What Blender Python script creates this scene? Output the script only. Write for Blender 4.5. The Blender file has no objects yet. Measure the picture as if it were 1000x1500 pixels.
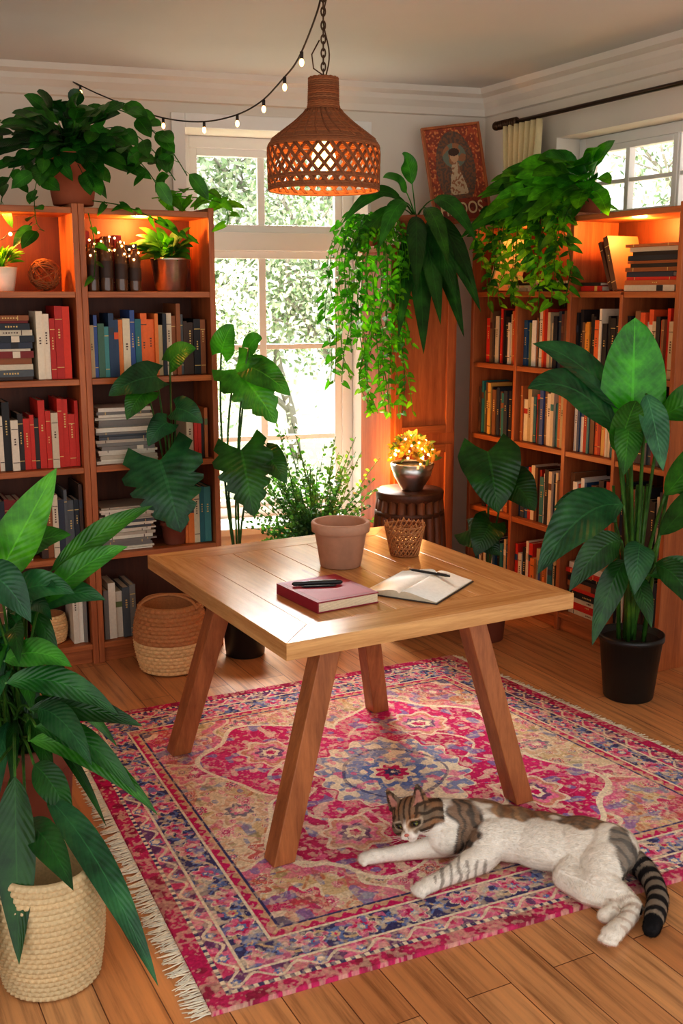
import bpy, math, random
import numpy as np
from mathutils import Vector, Matrix, noise as mnoise
R=random.Random(7)
V3=Vector
def lin(c):
    return tuple(((x/255.0)/12.92 if x/255.0<=.04045 else (((x/255.0)+.055)/1.055)**2.4) for x in c)
# ------------------------------------------------------------------ materials
def newmat(name):
    m=bpy.data.materials.new(name); m.use_nodes=True
    nt=m.node_tree; nt.nodes.clear()
    out=nt.nodes.new('ShaderNodeOutputMaterial')
    b=nt.nodes.new('ShaderNodeBsdfPrincipled')
    nt.links.new(b.outputs[0],out.inputs[0])
    return m,nt,b,out
def N(nt,t,**k):
    n=nt.nodes.new(t)
    for a,v in k.items(): setattr(n,a,v)
    return n
def mathn(nt,op,a,b=None,c=None):
    n=nt.nodes.new('ShaderNodeMath'); n.operation=op
    for i,x in enumerate((a,b,c)):
        if x is None: continue
        if isinstance(x,(int,float)): n.inputs[i].default_value=x
        else: nt.links.new(x,n.inputs[i])
    return n.outputs[0]
def mixc(nt,f,a,b,mode='MIX'):
    n=nt.nodes.new('ShaderNodeMixRGB'); n.blend_type=mode
    for i,x in zip((0,1,2),(f,a,b)):
        if isinstance(x,(int,float)): n.inputs[i].default_value=x
        elif isinstance(x,tuple): n.inputs[i].default_value=(*x[:3],1)
        else: nt.links.new(x,n.inputs[i])
    return n.outputs[0]
def ramp(nt,f,stops):
    n=nt.nodes.new('ShaderNodeValToRGB')
    e=n.color_ramp.elements
    while len(e)<len(stops): e.new(.5)
    for k,(p,c) in zip(e,stops): k.position=p; k.color=(*c[:3],1)
    nt.links.new(f,n.inputs[0]); return n.outputs[0]
def coords(nt,scale=(1,1,1),rot=(0,0,0),out='Object'):
    tc=N(nt,'ShaderNodeTexCoord'); mp=N(nt,'ShaderNodeMapping')
    mp.inputs['Scale'].default_value=scale; mp.inputs['Rotation'].default_value=rot
    nt.links.new(tc.outputs[out],mp.inputs[0]); return mp.outputs[0]
def noisen(nt,vec,scale,detail=4,rough=.55):
    n=N(nt,'ShaderNodeTexNoise'); n.inputs['Scale'].default_value=scale
    n.inputs['Detail'].default_value=detail; n.inputs['Roughness'].default_value=rough
    if vec is not None: nt.links.new(vec,n.inputs['Vector'])
    return n.outputs['Fac']
def bump(nt,b,h,strength=.3,dist=.01):
    n=N(nt,'ShaderNodeBump'); n.inputs['Strength'].default_value=strength; n.inputs['Distance'].default_value=dist
    nt.links.new(h,n.inputs['Height']); nt.links.new(n.outputs[0],b.inputs['Normal'])
def simple(name,col,rough=.5,metal=0,nscale=30,var=.12,bmp=.1,emit=None,estr=0):
    m,nt,b,o=newmat(name)
    v=coords(nt); f=noisen(nt,v,nscale)
    c=mixc(nt,f,tuple(x*(1-var) for x in col),tuple(min(1,x*(1+var)) for x in col))
    nt.links.new(c,b.inputs['Base Color']); b.inputs['Roughness'].default_value=rough; b.inputs['Metallic'].default_value=metal
    if bmp: bump(nt,b,f,bmp,.003)
    if emit: b.inputs['Emission Color'].default_value=(*emit,1); b.inputs['Emission Strength'].default_value=estr
    return m
def attrmat(name,rough=.6,var=.12,nscale=60,bmp=.1,spec=.5):
    m,nt,b,o=newmat(name)
    a=N(nt,'ShaderNodeAttribute',attribute_name='Col')
    v=coords(nt); f=noisen(nt,v,nscale)
    k=mixc(nt,f,(1-var,)*3,(1+var,)*3)
    c=mixc(nt,1.0,a.outputs['Color'],k,'MULTIPLY')
    nt.links.new(c,b.inputs['Base Color']); b.inputs['Roughness'].default_value=rough
    b.inputs['Specular IOR Level'].default_value=spec
    if bmp: bump(nt,b,f,bmp,.002)
    return m
def wood(name,c1,c2,scale,rough=.4,dark=None):
    m,nt,b,o=newmat(name)
    v=coords(nt,scale)
    n1=noisen(nt,v,1.0,6,.6); n2=noisen(nt,v,6.0,4,.7)
    f=mathn(nt,'ADD',mathn(nt,'MULTIPLY',n1,.7),mathn(nt,'MULTIPLY',n2,.3))
    c=ramp(nt,f,[(.3,c1),(.5,tuple((a+b)/2 for a,b in zip(c1,c2))),(.68,c2)])
    if dark:
        kn=N(nt,'ShaderNodeTexVoronoi'); kn.inputs['Scale'].default_value=1.0
        nt.links.new(coords(nt,tuple(max(1.2,s*.35) for s in scale)),kn.inputs['Vector'])
        k=mathn(nt,'LESS_THAN',kn.outputs['Distance'],.07)
        c=mixc(nt,mathn(nt,'MULTIPLY',k,.6),c,dark)
    nt.links.new(c,b.inputs['Base Color']); b.inputs['Roughness'].default_value=rough
    bump(nt,b,n2,.08,.002)
    return m
def leafmat(name,rough=.35,trans=.22,vein=1.0,spec=.4):
    m,nt,b,o=newmat(name)
    a=N(nt,'ShaderNodeAttribute',attribute_name='Col')
    uv=N(nt,'ShaderNodeUVMap'); sp=N(nt,'ShaderNodeSeparateXYZ'); nt.links.new(uv.outputs[0],sp.inputs[0])
    au=mathn(nt,'ABSOLUTE',mathn(nt,'SUBTRACT',mathn(nt,'MULTIPLY',sp.outputs[0],2.0),1.0))
    s=mathn(nt,'SINE',mathn(nt,'MULTIPLY',mathn(nt,'SUBTRACT',sp.outputs[1],mathn(nt,'MULTIPLY',au,.22)),84.0))
    sv=mathn(nt,'POWER',mathn(nt,'MAXIMUM',s,0.0),5.0)
    mid=mathn(nt,'LESS_THAN',au,.04)
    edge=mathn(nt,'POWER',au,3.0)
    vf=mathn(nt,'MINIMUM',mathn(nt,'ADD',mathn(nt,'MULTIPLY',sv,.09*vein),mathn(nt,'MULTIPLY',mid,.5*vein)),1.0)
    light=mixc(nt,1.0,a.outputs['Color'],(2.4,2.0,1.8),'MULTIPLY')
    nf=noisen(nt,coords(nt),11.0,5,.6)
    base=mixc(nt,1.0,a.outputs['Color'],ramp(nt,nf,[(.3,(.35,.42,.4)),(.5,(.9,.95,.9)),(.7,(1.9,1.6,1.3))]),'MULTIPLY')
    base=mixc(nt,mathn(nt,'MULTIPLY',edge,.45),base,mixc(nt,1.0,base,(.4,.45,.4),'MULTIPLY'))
    c=mixc(nt,vf,base,light)
    nt.links.new(c,b.inputs['Base Color']); b.inputs['Roughness'].default_value=rough
    b.inputs['Specular IOR Level'].default_value=spec
    bump(nt,b,s,.16,.004)
    tr=N(nt,'ShaderNodeBsdfTranslucent'); nt.links.new(mixc(nt,1.0,c,(1.7,2.2,.4),'MULTIPLY'),tr.inputs[0])
    mx=N(nt,'ShaderNodeMixShader'); mx.inputs[0].default_value=trans
    nt.links.new(b.outputs[0],mx.inputs[1]); nt.links.new(tr.outputs[0],mx.inputs[2]); nt.links.new(mx.outputs[0],o.inputs[0])
    return m
# ------------------------------------------------------------------ mesh builder
class MB:
    def __init__(s): s.V=[];s.F=[];s.M=[];s.C=[];s.U=[];s.S=[]
    def f(s,idx,mi=0,col=(1,1,1),uv=None,sm=False):
        s.F.append(tuple(idx)); s.M.append(mi); s.C.append(col); s.U.append(uv); s.S.append(sm)
    def box(s,c,size,mi=0,col=(1,1,1),rot=None):
        c=V3(c); h=V3(size)/2; n=len(s.V)
        for x,y,z in ((-1,-1,-1),(1,-1,-1),(1,1,-1),(-1,1,-1),(-1,-1,1),(1,-1,1),(1,1,1),(-1,1,1)):
            p=V3((x*h.x,y*h.y,z*h.z))
            if rot is not None: p=rot@p
            s.V.append(c+p)
        for q in ((0,3,2,1),(4,5,6,7),(0,1,5,4),(1,2,6,5),(2,3,7,6),(3,0,4,7)):
            s.f([n+i for i in q],mi,col)
    def b2(s,a,b,mi=0,col=(1,1,1)):
        s.box([(x+y)/2 for x,y in zip(a,b)],[abs(y-x) for x,y in zip(a,b)],mi,col)
    def prism(s,poly,z0,z1,mi=0,col=(1,1,1),poly1=None):
        n=len(s.V);k=len(poly);poly1=poly1 or poly
        for p in poly: s.V.append(V3((p[0],p[1],z0)))
        for p in poly1: s.V.append(V3((p[0],p[1],z1)))
        s.f([n+i for i in reversed(range(k))],mi,col); s.f([n+k+i for i in range(k)],mi,col)
        for i in range(k):
            j=(i+1)%k; s.f((n+i,n+j,n+k+j,n+k+i),mi,col)
    def lathe(s,prof,c=(0,0,0),seg=32,mi=0,col=(1,1,1),fn=None,mat=None,sm=True):
        n=len(s.V);c=V3(c)
        for j,(r,z) in enumerate(prof):
            for i in range(seg):
                a=2*math.pi*i/seg; rr=r+(fn(a,j,z) if fn else 0)
                p=V3((rr*math.cos(a),rr*math.sin(a),z))
                if mat is not None: p=mat@p
                s.V.append(c+p)
        for j in range(len(prof)-1):
            for i in range(seg):
                k=(i+1)%seg
                s.f((n+j*seg+i,n+j*seg+k,n+(j+1)*seg+k,n+(j+1)*seg+i),mi,col,None,sm)
    def tube(s,pts,rad,seg=6,mi=0,col=(1,1,1),closed=False):
        pts=[V3(p) for p in pts]; n=len(s.V);k=len(pts)
        if not hasattr(rad,'__len__'): rad=[rad]*k
        up=V3((0,0,1)); prev=None
        for j,p in enumerate(pts):
            if closed: t=(pts[(j+1)%k]-pts[j-1])
            else: t=pts[min(j+1,k-1)]-pts[max(j-1,0)]
            if t.length<1e-9: t=V3((0,0,1))
            t.normalize()
            if prev is None:
                a=t.cross(up)
                if a.length<.05: a=t.cross(V3((1,0,0)))
            else:
                a=prev-t*prev.dot(t)
                if a.length<1e-6: a=t.cross(up)
            a.normalize(); prev=a; b=t.cross(a)
            for i in range(seg):
                q=2*math.pi*i/seg; s.V.append(p+(a*math.cos(q)+b*math.sin(q))*rad[j])
        for j in range(k if closed else k-1):
            j2=(j+1)%k
            for i in range(seg):
                i2=(i+1)%seg
                s.f((n+j*seg+i,n+j*seg+i2,n+j2*seg+i2,n+j2*seg+i),mi,col,None,True)
        if not closed:
            s.f([n+i for i in reversed(range(seg))],mi,col); s.f([n+(k-1)*seg+i for i in range(seg)],mi,col)
    def ell(s,c,rad,mat=None,mi=0,col=(1,1,1),seg=16,rings=10):
        c=V3(c); n=len(s.V)
        if not hasattr(rad,'__len__'): rad=(rad,)*3
        for j in range(rings+1):
            ph=math.pi*j/rings
            for i in range(seg):
                a=2*math.pi*i/seg
                p=V3((rad[0]*math.sin(ph)*math.cos(a),rad[1]*math.sin(ph)*math.sin(a),rad[2]*math.cos(ph)))
                if mat is not None: p=mat@p
                s.V.append(c+p)
        for j in range(rings):
            for i in range(seg):
                k=(i+1)%seg
                s.f((n+j*seg+i,n+(j+1)*seg+i,n+(j+1)*seg+k,n+j*seg+k),mi,col,None,True)
    def build(s,name,mats,M=None,bevel=0,parent=None):
        me=bpy.data.meshes.new(name)
        me.from_pydata([tuple(v) for v in s.V],[],s.F)
        for m in mats: me.materials.append(m)
        me.polygons.foreach_set('material_index',s.M)
        me.polygons.foreach_set('use_smooth',s.S)
        ca=me.color_attributes.new('Col','FLOAT_COLOR','CORNER')
        cc=[];uu=[]
        for f,c,u in zip(s.F,s.C,s.U):
            for i in range(len(f)):
                cc.extend((c[0],c[1],c[2],1.0))
                uu.extend(u[i] if u else (.3,.3))
        ca.data.foreach_set('color',cc)
        uvl=me.uv_layers.new(name='UVMap'); uvl.data.foreach_set('uv',uu)
        me.update(); me.validate()
        o=bpy.data.objects.new(name,me); bpy.context.scene.collection.objects.link(o)
        if M is not None: o.matrix_world=M
        if bevel:
            bm=o.modifiers.new('b','BEVEL'); bm.width=bevel; bm.segments=2; bm.limit_method='ANGLE'
        if parent: o.parent=parent
        return o
def frame(o,x,z=0.0):
    x=V3((x[0],x[1],0)).normalized(); y=V3((-x.y,x.x,0))
    M=Matrix(((x.x,y.x,0,o[0]),(x.y,y.y,0,o[1]),(0,0,1,z),(0,0,0,1)))
    return M
def empty(name,loc=(0,0,0)):
    e=bpy.data.objects.new(name,None); bpy.context.scene.collection.objects.link(e); e.location=loc; e.empty_display_size=.1; return e
def point(name,loc,energy,col,r=.02):
    l=bpy.data.lights.new(name,'POINT'); l.energy=energy; l.color=col; l.shadow_soft_size=r
    o=bpy.data.objects.new(name,l); o.location=loc; bpy.context.scene.collection.objects.link(o); return o
def area(name,loc,target,energy,size,col):
    l=bpy.data.lights.new(name,'AREA'); l.energy=energy; l.color=col; l.shape='SQUARE'; l.size=size
    o=bpy.data.objects.new(name,l); o.location=loc; o.rotation_euler=(V3(loc)-V3(target)).to_track_quat('Z','Y').to_euler()
    bpy.context.scene.collection.objects.link(o); return o
# ------------------------------------------------------------------ leaf helpers
def bez(a,b,c,t): return a*(1-t)**2+b*2*t*(1-t)+c*t*t
def prof(shape,t):
    if shape=='lance': return max(0,math.sin(math.pi*min(1,t)**.8))**.9
    if shape=='paddle': return max(0,math.sin(math.pi*t**.85))**.6
    if shape=='heart' or shape=='monstera': return min(1,.62+2.2*t)*max(0,1-t**2.0)**.85
    if shape=='oval': return max(0,math.sin(math.pi*t**.9))**.7
    return 1
def leaf(mb,p0,c,p1,W,nh=(0,-.6,.8),shape='lance',col=(.05,.2,.05),mi=1,t0=0,ny=9,fold=.18,wav=.0,sr=.004,smi=None,scol=None):
    p0=V3(p0);c=V3(c);p1=V3(p1);nh=V3(nh).normalized(); n=len(mb.V)
    if t0>0:
        k=6; mb.tube([bez(p0,c,p1,t0*1.03*i/k) for i in range(k+1)],[sr*(1-.35*i/k) for i in range(k+1)],5,mi if smi is None else smi,scol or tuple(x*1.3 for x in col))
        n=len(mb.V)
    xs=(-1,-.55,0,.55,1); ph=R.random()*6
    for i in range(ny+1):
        t=i/ny; s=t0+(1-t0)*t
        P=bez(p0,c,p1,s); T=(c-p0)*(1-s)+(p1-c)*s
        if T.length<1e-6: T=p1-p0
        T.normalize(); S=T.cross(nh)
        if S.length<.05: S=T.cross(V3((.7,.7,.1)))
        S.normalize(); Nn=S.cross(T)
        w=W/2*prof(shape,t)
        for x in xs:
            ww=w
            if shape=='monstera' and abs(x)==1 and i%3==0 and 1<i<ny-1: ww=w*.74
            q=P+S*(x*ww)+Nn*(fold*abs(x)*w*(1.0 if abs(x)<1 else .85)+wav*w*math.sin(t*11+ph+x*2)*abs(x))
            if shape in('heart','monstera') and t<.3: q-=T*(abs(x)**1.5*W*.28*(1-t/.3))
            mb.V.append(q)
    for i in range(ny):
        for j in range(4):
            a=n+i*5+j
            uv=[((xs[j]+1)/2,i/ny),((xs[j+1]+1)/2,i/ny),((xs[j+1]+1)/2,(i+1)/ny),((xs[j]+1)/2,(i+1)/ny)]
            mb.f((a,a+1,a+6,a+5),mi,col,uv,True)
def vary(c,k=.25,rnd=R):
    f=1+rnd.uniform(-k,k); g=rnd.uniform(-k,k)*.4
    return (max(.003,c[0]*f*(1+g)),c[1]*f,max(.003,c[2]*f*(1-g)))
def arc(mb,p0,p1,arch,W,**k):
    p0=V3(p0);p1=V3(p1); c=(p0+p1)/2+V3((0,0,arch)); c=c*.75+V3((p0.x,p0.y,c.z))*.25
    leaf(mb,p0,c,p1,W,**k)
def catmull(pts,step):
    P=[]
    for i in range(len(pts)-1):
        a=pts[max(i-1,0)];b=pts[i];c=pts[i+1];d=pts[min(i+2,len(pts)-1)]
        k=max(2,int((c-b).length/step))
        for j in range(k):
            t=j/k; P.append(.5*((2*b)+(c-a)*t+(2*a-5*b+4*c-d)*t*t+(3*b-a-3*c+d)*t**3))
    P.append(pts[-1]); return P
def vine(mb,pts,size,col,mi=1,step=.04,shape='heart',spread=.05,sr=.0022,rnd=R):
    P=catmull([V3(p) for p in pts],.03)
    mb.tube(P,sr,4,mi,tuple(x*.8 for x in col))
    acc=0
    for i in range(1,len(P)):
        acc+=(P[i]-P[i-1]).length
        if acc>=step:
            acc=0
            s=size*rnd.uniform(.65,1.15); an=rnd.uniform(0,6.28)
            d=V3((math.cos(an)*.8,math.sin(an)*.6-.35,rnd.uniform(-.5,.25))).normalized()
            p=P[i]; b1=p+d*s*.4; t=p+d*s*1.3+V3((0,0,-s*.5))
            leaf(mb,p,b1+V3((0,0,.1*s)),t,s*.75,nh=(rnd.uniform(-.5,.5),-.8,.7),shape=shape,col=vary(col,.35,rnd),mi=mi,t0=.28,ny=6,sr=.0015)
def potp(r0,r1,h,rim=True,th=.012):
    p=[(0.0005,0),(r0*.96,0),(r0,.004)]
    if rim: p+=[(r0+(r1*.95-r0)*.8,h*.8),(r1*.97,h*.81),(r1,h*.82),(r1,h*.985),(r1-.003,h)]
    else: p+=[(r0+(r1-r0)*.5,h*.5),(r1,h*.985),(r1-.003,h)]
    p+=[(r1-th,h),(r1-th-.002,h*.95),(r1-th-.006,h*.86),(0.0005,h*.86)]
    return p
def pot(mb,c,r0,r1,h,mi=0,soil=2,rim=True,col=(1,1,1)):
    mb.lathe(potp(r0,r1,h,rim),c,36,mi,col)
    c=V3(c); mb.lathe([(0.0005,h*.885),(r1*.5,h*.89),(r1-.016,h*.875)],c,24,soil,(.03,.018,.01))
def woven(mb,prof_,c,rows,k=40,amp=.004,mi=0,colf=None,seg=160):
    c=V3(c)
    for j in range(rows):
        t0=j/rows;t1=(j+1)/rows
        r0,z0=prof_(t0); r1,z1=prof_(t1)
        col=colf(t0) if colf else (1,1,1)
        pr=[]
        for q in range(5):
            u=q/4; pr.append((r0+(r1-r0)*u+amp*.9*math.sin(math.pi*u),z0+(z1-z0)*u))
        mb.lathe(pr,c,seg,mi,col,fn=lambda a,jj,z,j=j:amp*.8*math.sin(k*a+math.pi*j)*math.sin(math.pi*jj/4))
# ------------------------------------------------------------------ shared mats
M_wall=simple('wall_paint',lin((226,219,207)),.85,0,6,.03,.05)
M_ceil=simple('ceiling_paint',lin((212,212,208)),.9,0,3,.04,.03)
M_white=simple('white_gloss_paint',lin((236,236,232)),.4,0,12,.03,.02)
M_shx=wood('bookcase_wood_shelf',lin((138,74,38)),lin((200,122,70)),(2.2,22,40),.45)
M_shz=wood('bookcase_wood_upright',lin((138,72,38)),lin((200,120,70)),(24,24,1.8),.45)
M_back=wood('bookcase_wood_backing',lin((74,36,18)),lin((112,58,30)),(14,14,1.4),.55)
M_tx=wood('table_oak_x',lin((164,110,62)),lin((228,180,122)),(1.6,26,26),.22,lin((110,62,30)))
M_ty=wood('table_oak_y',lin((160,106,60)),lin((224,174,116)),(26,1.6,26),.22,lin((110,62,30)))
M_tl=wood('table_leg_wood',lin((128,72,38)),lin((190,120,72)),(26,26,1.6),.4)
M_terra=simple('terracotta',lin((176,98,66)),.75,0,18,.18,.15)
M_terra2=simple('brown_plant_pot',lin((132,74,56)),.6,0,14,.15,.1)
M_claypale=simple('aged_clay',lin((178,136,112)),.8,0,22,.25,.2)
M_black=simple('black_plastic',(.012,.013,.014),.35,0,20,.1,.02)
M_metal=simple('hammered_silver',(.62,.6,.58),.28,1,40,.2,.4)
M_soil=simple('potting_soil',(.03,.018,.01),.95,0,120,.5,.8)
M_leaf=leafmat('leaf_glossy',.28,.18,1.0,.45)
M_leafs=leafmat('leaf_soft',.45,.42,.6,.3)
M_far=attrmat('garden_foliage',.9,.1,20,0,.1)
M_wick=attrmat('wicker_fibre',.75,.3,140,.3)
M_book=attrmat('book_cloth_and_paper',.55,.12,90,.05)
M_brass=simple('dark_bronze_metal',(.09,.055,.035),.35,.9,50,.2,.1)
M_glow=simple('warm_bulb_glow',(1,.7,.35),.3,0,5,.02,0,(1,.50,.13),12)
M_glow2=simple('string_bulb_glow',(1,.8,.6),.3,0,5,.02,0,(1,.50,.16),8)
M_wire=simple('dark_cable',(.02,.015,.012),.5,0,30,.1,0)
DG=(.014,.084,.014); MG=(.034,.17,.018); BG=(.13,.36,.02); BLG=(.020,.108,.042)
# ------------------------------------------------------------------ room shell
C0=(.806,6.24); WD=V3((.956,.292,0)).normalized(); RD=V3((.462,-.887,0)).normalized()
MBK=frame(C0,(WD.x,WD.y)); MRT=frame(C0,(RD.x,RD.y))
H=2.75
def wall_open(name,M,x0,x1,ox0,ox1,oz0,oz1,th):
    mb=MB()
    mb.b2((x0,0,0),(ox0,th,H)); mb.b2((ox1,0,0),(x1,th,H))
    mb.b2((ox0,0,0),(ox1,th,oz0)); mb.b2((ox0,0,oz1),(ox1,th,H))
    return mb.build(name,[M_wall],M)
wall_open('wall_back',MBK,-4.6,.0,-1.689,-.693,.36,2.49,.38)
wall_open('wall_right',MRT,-.1,4.4,.633,2.15,1.98,2.43,.25)
mb=MB(); mb.b2((-4.0,-.2,H),(4.0,6.9,H+.1)); mb.build('ceiling',[M_ceil])
mb=MB(); mb.b2((-3.2,.3,0),(-3.05,5.6,H)); mb.build('wall_left',[M_wall])
# floor
m,nt,b,o=newmat('floor_planks')
v=coords(nt,(1,1,1),(0,0,math.radians(62.5)))
br=N(nt,'ShaderNodeTexBrick'); nt.links.new(v,br.inputs['Vector'])
br.inputs['Scale'].default_value=1.0; br.inputs['Brick Width'].default_value=1.35; br.inputs['Row Height'].default_value=.13
br.inputs['Mortar Size'].default_value=.0015; br.offset=.37
br.inputs['Color1'].default_value=(*lin((212,158,108)),1); br.inputs['Color2'].default_value=(*lin((188,128,82)),1); br.inputs['Mortar'].default_value=(*lin((104,62,38)),1)
v2=N(nt,'ShaderNodeMapping'); v2.inputs['Scale'].default_value=(1.6,30,1); nt.links.new(v,v2.inputs[0])
g=noisen(nt,v2.outputs[0],1.2,8,.65)
c=mixc(nt,1.0,br.outputs['Color'],ramp(nt,g,[(.3,(.5,.45,.42)),(.5,(1,1,1)),(.75,(1.25,1.2,1.12))]),'MULTIPLY')
nt.links.new(c,b.inputs['Base Color']); b.inputs['Roughness'].default_value=.30
bump(nt,b,mathn(nt,'SUBTRACT',g,mathn(nt,'MULTIPLY',br.outputs['Fac'],2.0)),.12,.003)
mb=MB(); mb.b2((-4.6,-.2,-.06),(4.2,6.9,0)); mb.build('floor',[m])
def crown(name,M,x0,x1,s=1):
    mb=MB(); n=0
    pr=[(0,H-.14),(-.018,H-.135),(-.022,H-.10),(-.045,H-.07),(-.05,H-.045),(-.085,H-.03),(-.09,H),(0,H)]
    k=len(pr)
    for x in(x0,x1):
        for y,z in pr: mb.V.append(V3((x,y,z)))
    for i in range(k): mb.f((i,(i+1)%k,k+(i+1)%k,k+i))
    mb.f(list(reversed(range(k)))); mb.f([k+i for i in range(k)])
    mb.build(name,[M_wall],M)
crown('trim_1',MBK,-4.2,0); crown('trim_2',MRT,0,4.4)
mb=MB(); mb.b2((-4.2,-.018,0),(0,0,.11)); mb.build('baseboard_back',[M_white],MBK,.004)
mb=MB(); mb.b2((0,-.014,0),(4.4,0,.11)); mb.build('baseboard_right',[M_white],MRT,.004)
# back window
mb=MB(); X0,X1=-1.689,-.693; Z0,Z1=.36,2.49
def fr4(mb,x0,x1,z0,z1,w,y0,y1,wb=None):
    wb=wb or w
    mb.b2((x0,y0,z0),(x0+w,y1,z1)); mb.b2((x1-w,y0,z0),(x1,y1,z1))
    mb.b2((x0+w,y0,z0),(x1-w,y1,z0+wb)); mb.b2((x0+w,y0,z1-w),(x1-w,y1,z1))
fr4(mb,X0+.001,X1-.001,Z0+.001,Z1-.001,.062,.26,.34)
mb.b2((X0+.063,.25,1.885),(X1-.063,.345,1.985))
for z0,z1 in((Z0+.06,1.885),(1.985,Z1-.06)):
    fr4(mb,X0+.063,X1-.063,z0,z1,.042,.275,.325)
    xm=-1.225; mb.b2((xm-.020,.285,z0+.042),(xm+.020,.32,z1-.042))
for z in(.82,1.35): mb.b2((X0+.105,.288,z-.015),(X1-.105,.318,z+.015))
mb.b2((X0-.03,-.05,Z0-.035),(X1+.03,.26,Z0+.004))
mb.b2((X0+.45,.26,1.05),(X0+.47,.28,1.12))
mb.b2((X0-.07,-.018,Z0-.035),(X0,0,Z1+.07)); mb.b2((X1,-.006,Z0-.035),(X1+.02,0,Z1+.07)); mb.b2((X0,-.018,Z1),(X1,0,Z1+.07))
mb.build('window_1',[M_white],MBK,.004)
mb=MB(); fr4(mb,.634,2.149,1.981,2.429,.05,.15,.22)
for x in(.98,1.32,1.66,1.98): mb.b2((x-.014,.165,2.03),(x+.014,.205,2.38))
mb.b2((.68,.17,2.19),(2.1,.2,2.21)); fr4(mb,.684,1.32,2.03,2.38,.03,.16,.21)
mb.build('window_2',[M_white],MRT,.003)
# curtain + rod
mb=MB(); 
mb.tube([(.28,-.10,2.53),(3.0,-.10,2.53)],.011,10,0)
for i in range(9): mb.lathe([(.0005,-.007),(.02,-.005),(.024,0),(.02,.005),(.0005,.007)],(.27+i*.019,-.10,2.53),12,0,(1,1,1),None,Matrix.Rotation(math.pi/2,3,'Y'))
mb.ell((.245,-.10,2.53),.024,None,0)
for x in(.36,2.6): mb.tube([(x,-.10,2.53),(x,-.03,2.53),(x,0,2.5)],.008,8,0)
mb.build('curtain_rod',[M_brass],MRT)
m=simple('cream_linen',lin((220,204,160)),.9,0,80,.08,.1)
mb=MB(); nx=70
for j in range(9):
    z=2.515-j*.058
    for i in range(nx+1):
        u=i/nx; w=.9+.1*math.cos(j*.5)
        mb.V.append(V3((.31+.33*((u-.5)*w+.5),-.10+.026*math.sin(u*2*math.pi*7+.3*j*.3),z)))
for j in range(8):
    for i in range(nx):
        a=j*(nx+1)+i; mb.f((a,a+1,a+nx+2,a+nx+1),0,(1,1,1),None,True)
o_=mb.build('curtain',[m],MRT); sm=o_.modifiers.new('s','SOLIDIFY'); sm.thickness=.003
# ------------------------------------------------------------------ bookcases
ZS=[.08,.49,.89,1.275,1.645,1.99]
def bookcase(name,M,L,divs,D=.27,topdiv=None):
    mb=MB()
    for x0,x1,full in divs:
        mb.b2((x0,0,0),(x1,D,2.02 if full else ZS[4]),1)
    for i,z in enumerate(ZS):
        xs=sorted([(a,b) for a,b,f in divs if f or i<5])
        for (a,b),(c,d) in zip(xs,xs[1:]):
            if c-b>.01: mb.b2((b,.004,z-.012),(c,D,z+.014),0)
    xs=sorted((a,b) for a,b,f in divs)
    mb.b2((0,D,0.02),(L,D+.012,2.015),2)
    for (a,b),(c,d) in zip(xs,xs[1:]):
        if c-b>.01: mb.b2((b,.02,0),(c,.035,.068),0)
    return mb.build(name,[M_shx,M_shz,M_back],M,.0025)
ML=frame((-1.640,4.317),(.896,.444)); MR=frame((.698,5.80),(.463,-.886))
bookcase('bookcase',ML,1.2,[(0,.026,1),(.575,.601,1),(.602,.628,1),(1.174,1.2,1)])
bookcase('bookcase',MR,1.508,[(0,.026,1),(.39,.412,0),(.795,.821,1),(1.15,1.17,0),(1.482,1.508,1)])
PAL=[lin(c) for c in ((40,40,46),(34,36,46),(110,74,52),(226,212,188),(206,184,150),(236,230,220),(40,80,120),(50,126,130),(176,44,34),(222,92,44),(110,122,76),(140,96,62),(214,198,168),(54,64,78),(226,180,96),(90,46,40))]
def book(mb,cx,y0,z,w,d,h,col,rot=None,flat=False,rnd=R):
    pg=lin((226,214,188)); M3=rot if rot is not None else Matrix.Identity(3)
    c0=V3((cx,y0,z))
    def bx(c,s,cc,mi=0): mb.box(c0+M3@V3(c),s,mi,cc,M3)
    t=.0022
    bx((0,d/2+.002,h/2),(w-2*t,d-.006,h-.007),pg)
    bx((-w/2+t/2,d/2,h/2),(t,d,h),col); bx((w/2-t/2,d/2,h/2),(t,d,h),col)
    bx((0,t/2,h/2),(w-2*t,t,h),tuple(x*.95 for x in col))
    k=rnd.random(); lum=sum(col)/3
    ac=lin((222,190,120)) if lum<.25 else lin((90,66,54))
    if k<.4:
        bx((0,-.0006,h*.82),(w*.9,.0012,.003),ac); bx((0,-.0006,h*.16),(w*.9,.0012,.003),ac)
    if k<.7 and w>.02:
        z0=h*rnd.uniform(.45,.6)
        for q in range(rnd.randint(3,6)): bx((0,-.0006,z0+q*.011),(w*rnd.uniform(.16,.3),.0012,.006),ac)
    elif k>=.86: bx((0,-.0006,h*.72),(w*.96,.0012,h*.12),rnd.choice(PAL))
def vbooks(mb,x0,x1,z,hm,y=.03,pal=PAL,rnd=R,wm=(.014,.034)):
    x=x0
    while x<x1-.012:
        w=min(rnd.uniform(*wm),x1-x); h=hm*rnd.uniform(.7,.97); d=rnd.uniform(.14,.2)
        book(mb,x+w/2,y+rnd.uniform(0,.02),z,w-.0008,d,h,rnd.choice(pal),None,rnd=rnd); x+=w
def hbooks(mb,x0,x1,z,hm,y=.03,pal=PAL,rnd=R,tm=(.010,.03)):
    zz=z; Rm=Matrix.Rotation(math.pi/2,3,'Y')
    while zz<z+hm-.008:
        t=min(rnd.uniform(*tm),z+hm-zz); L=(x1-x0)*rnd.uniform(.84,1); off=rnd.uniform(0,(x1-x0)-L)
        book(mb,x0+off,y+rnd.uniform(0,.02),zz+t/2,t-.0006,.19,L,rnd.choice(pal),Rm,rnd=rnd); zz+=t
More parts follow.
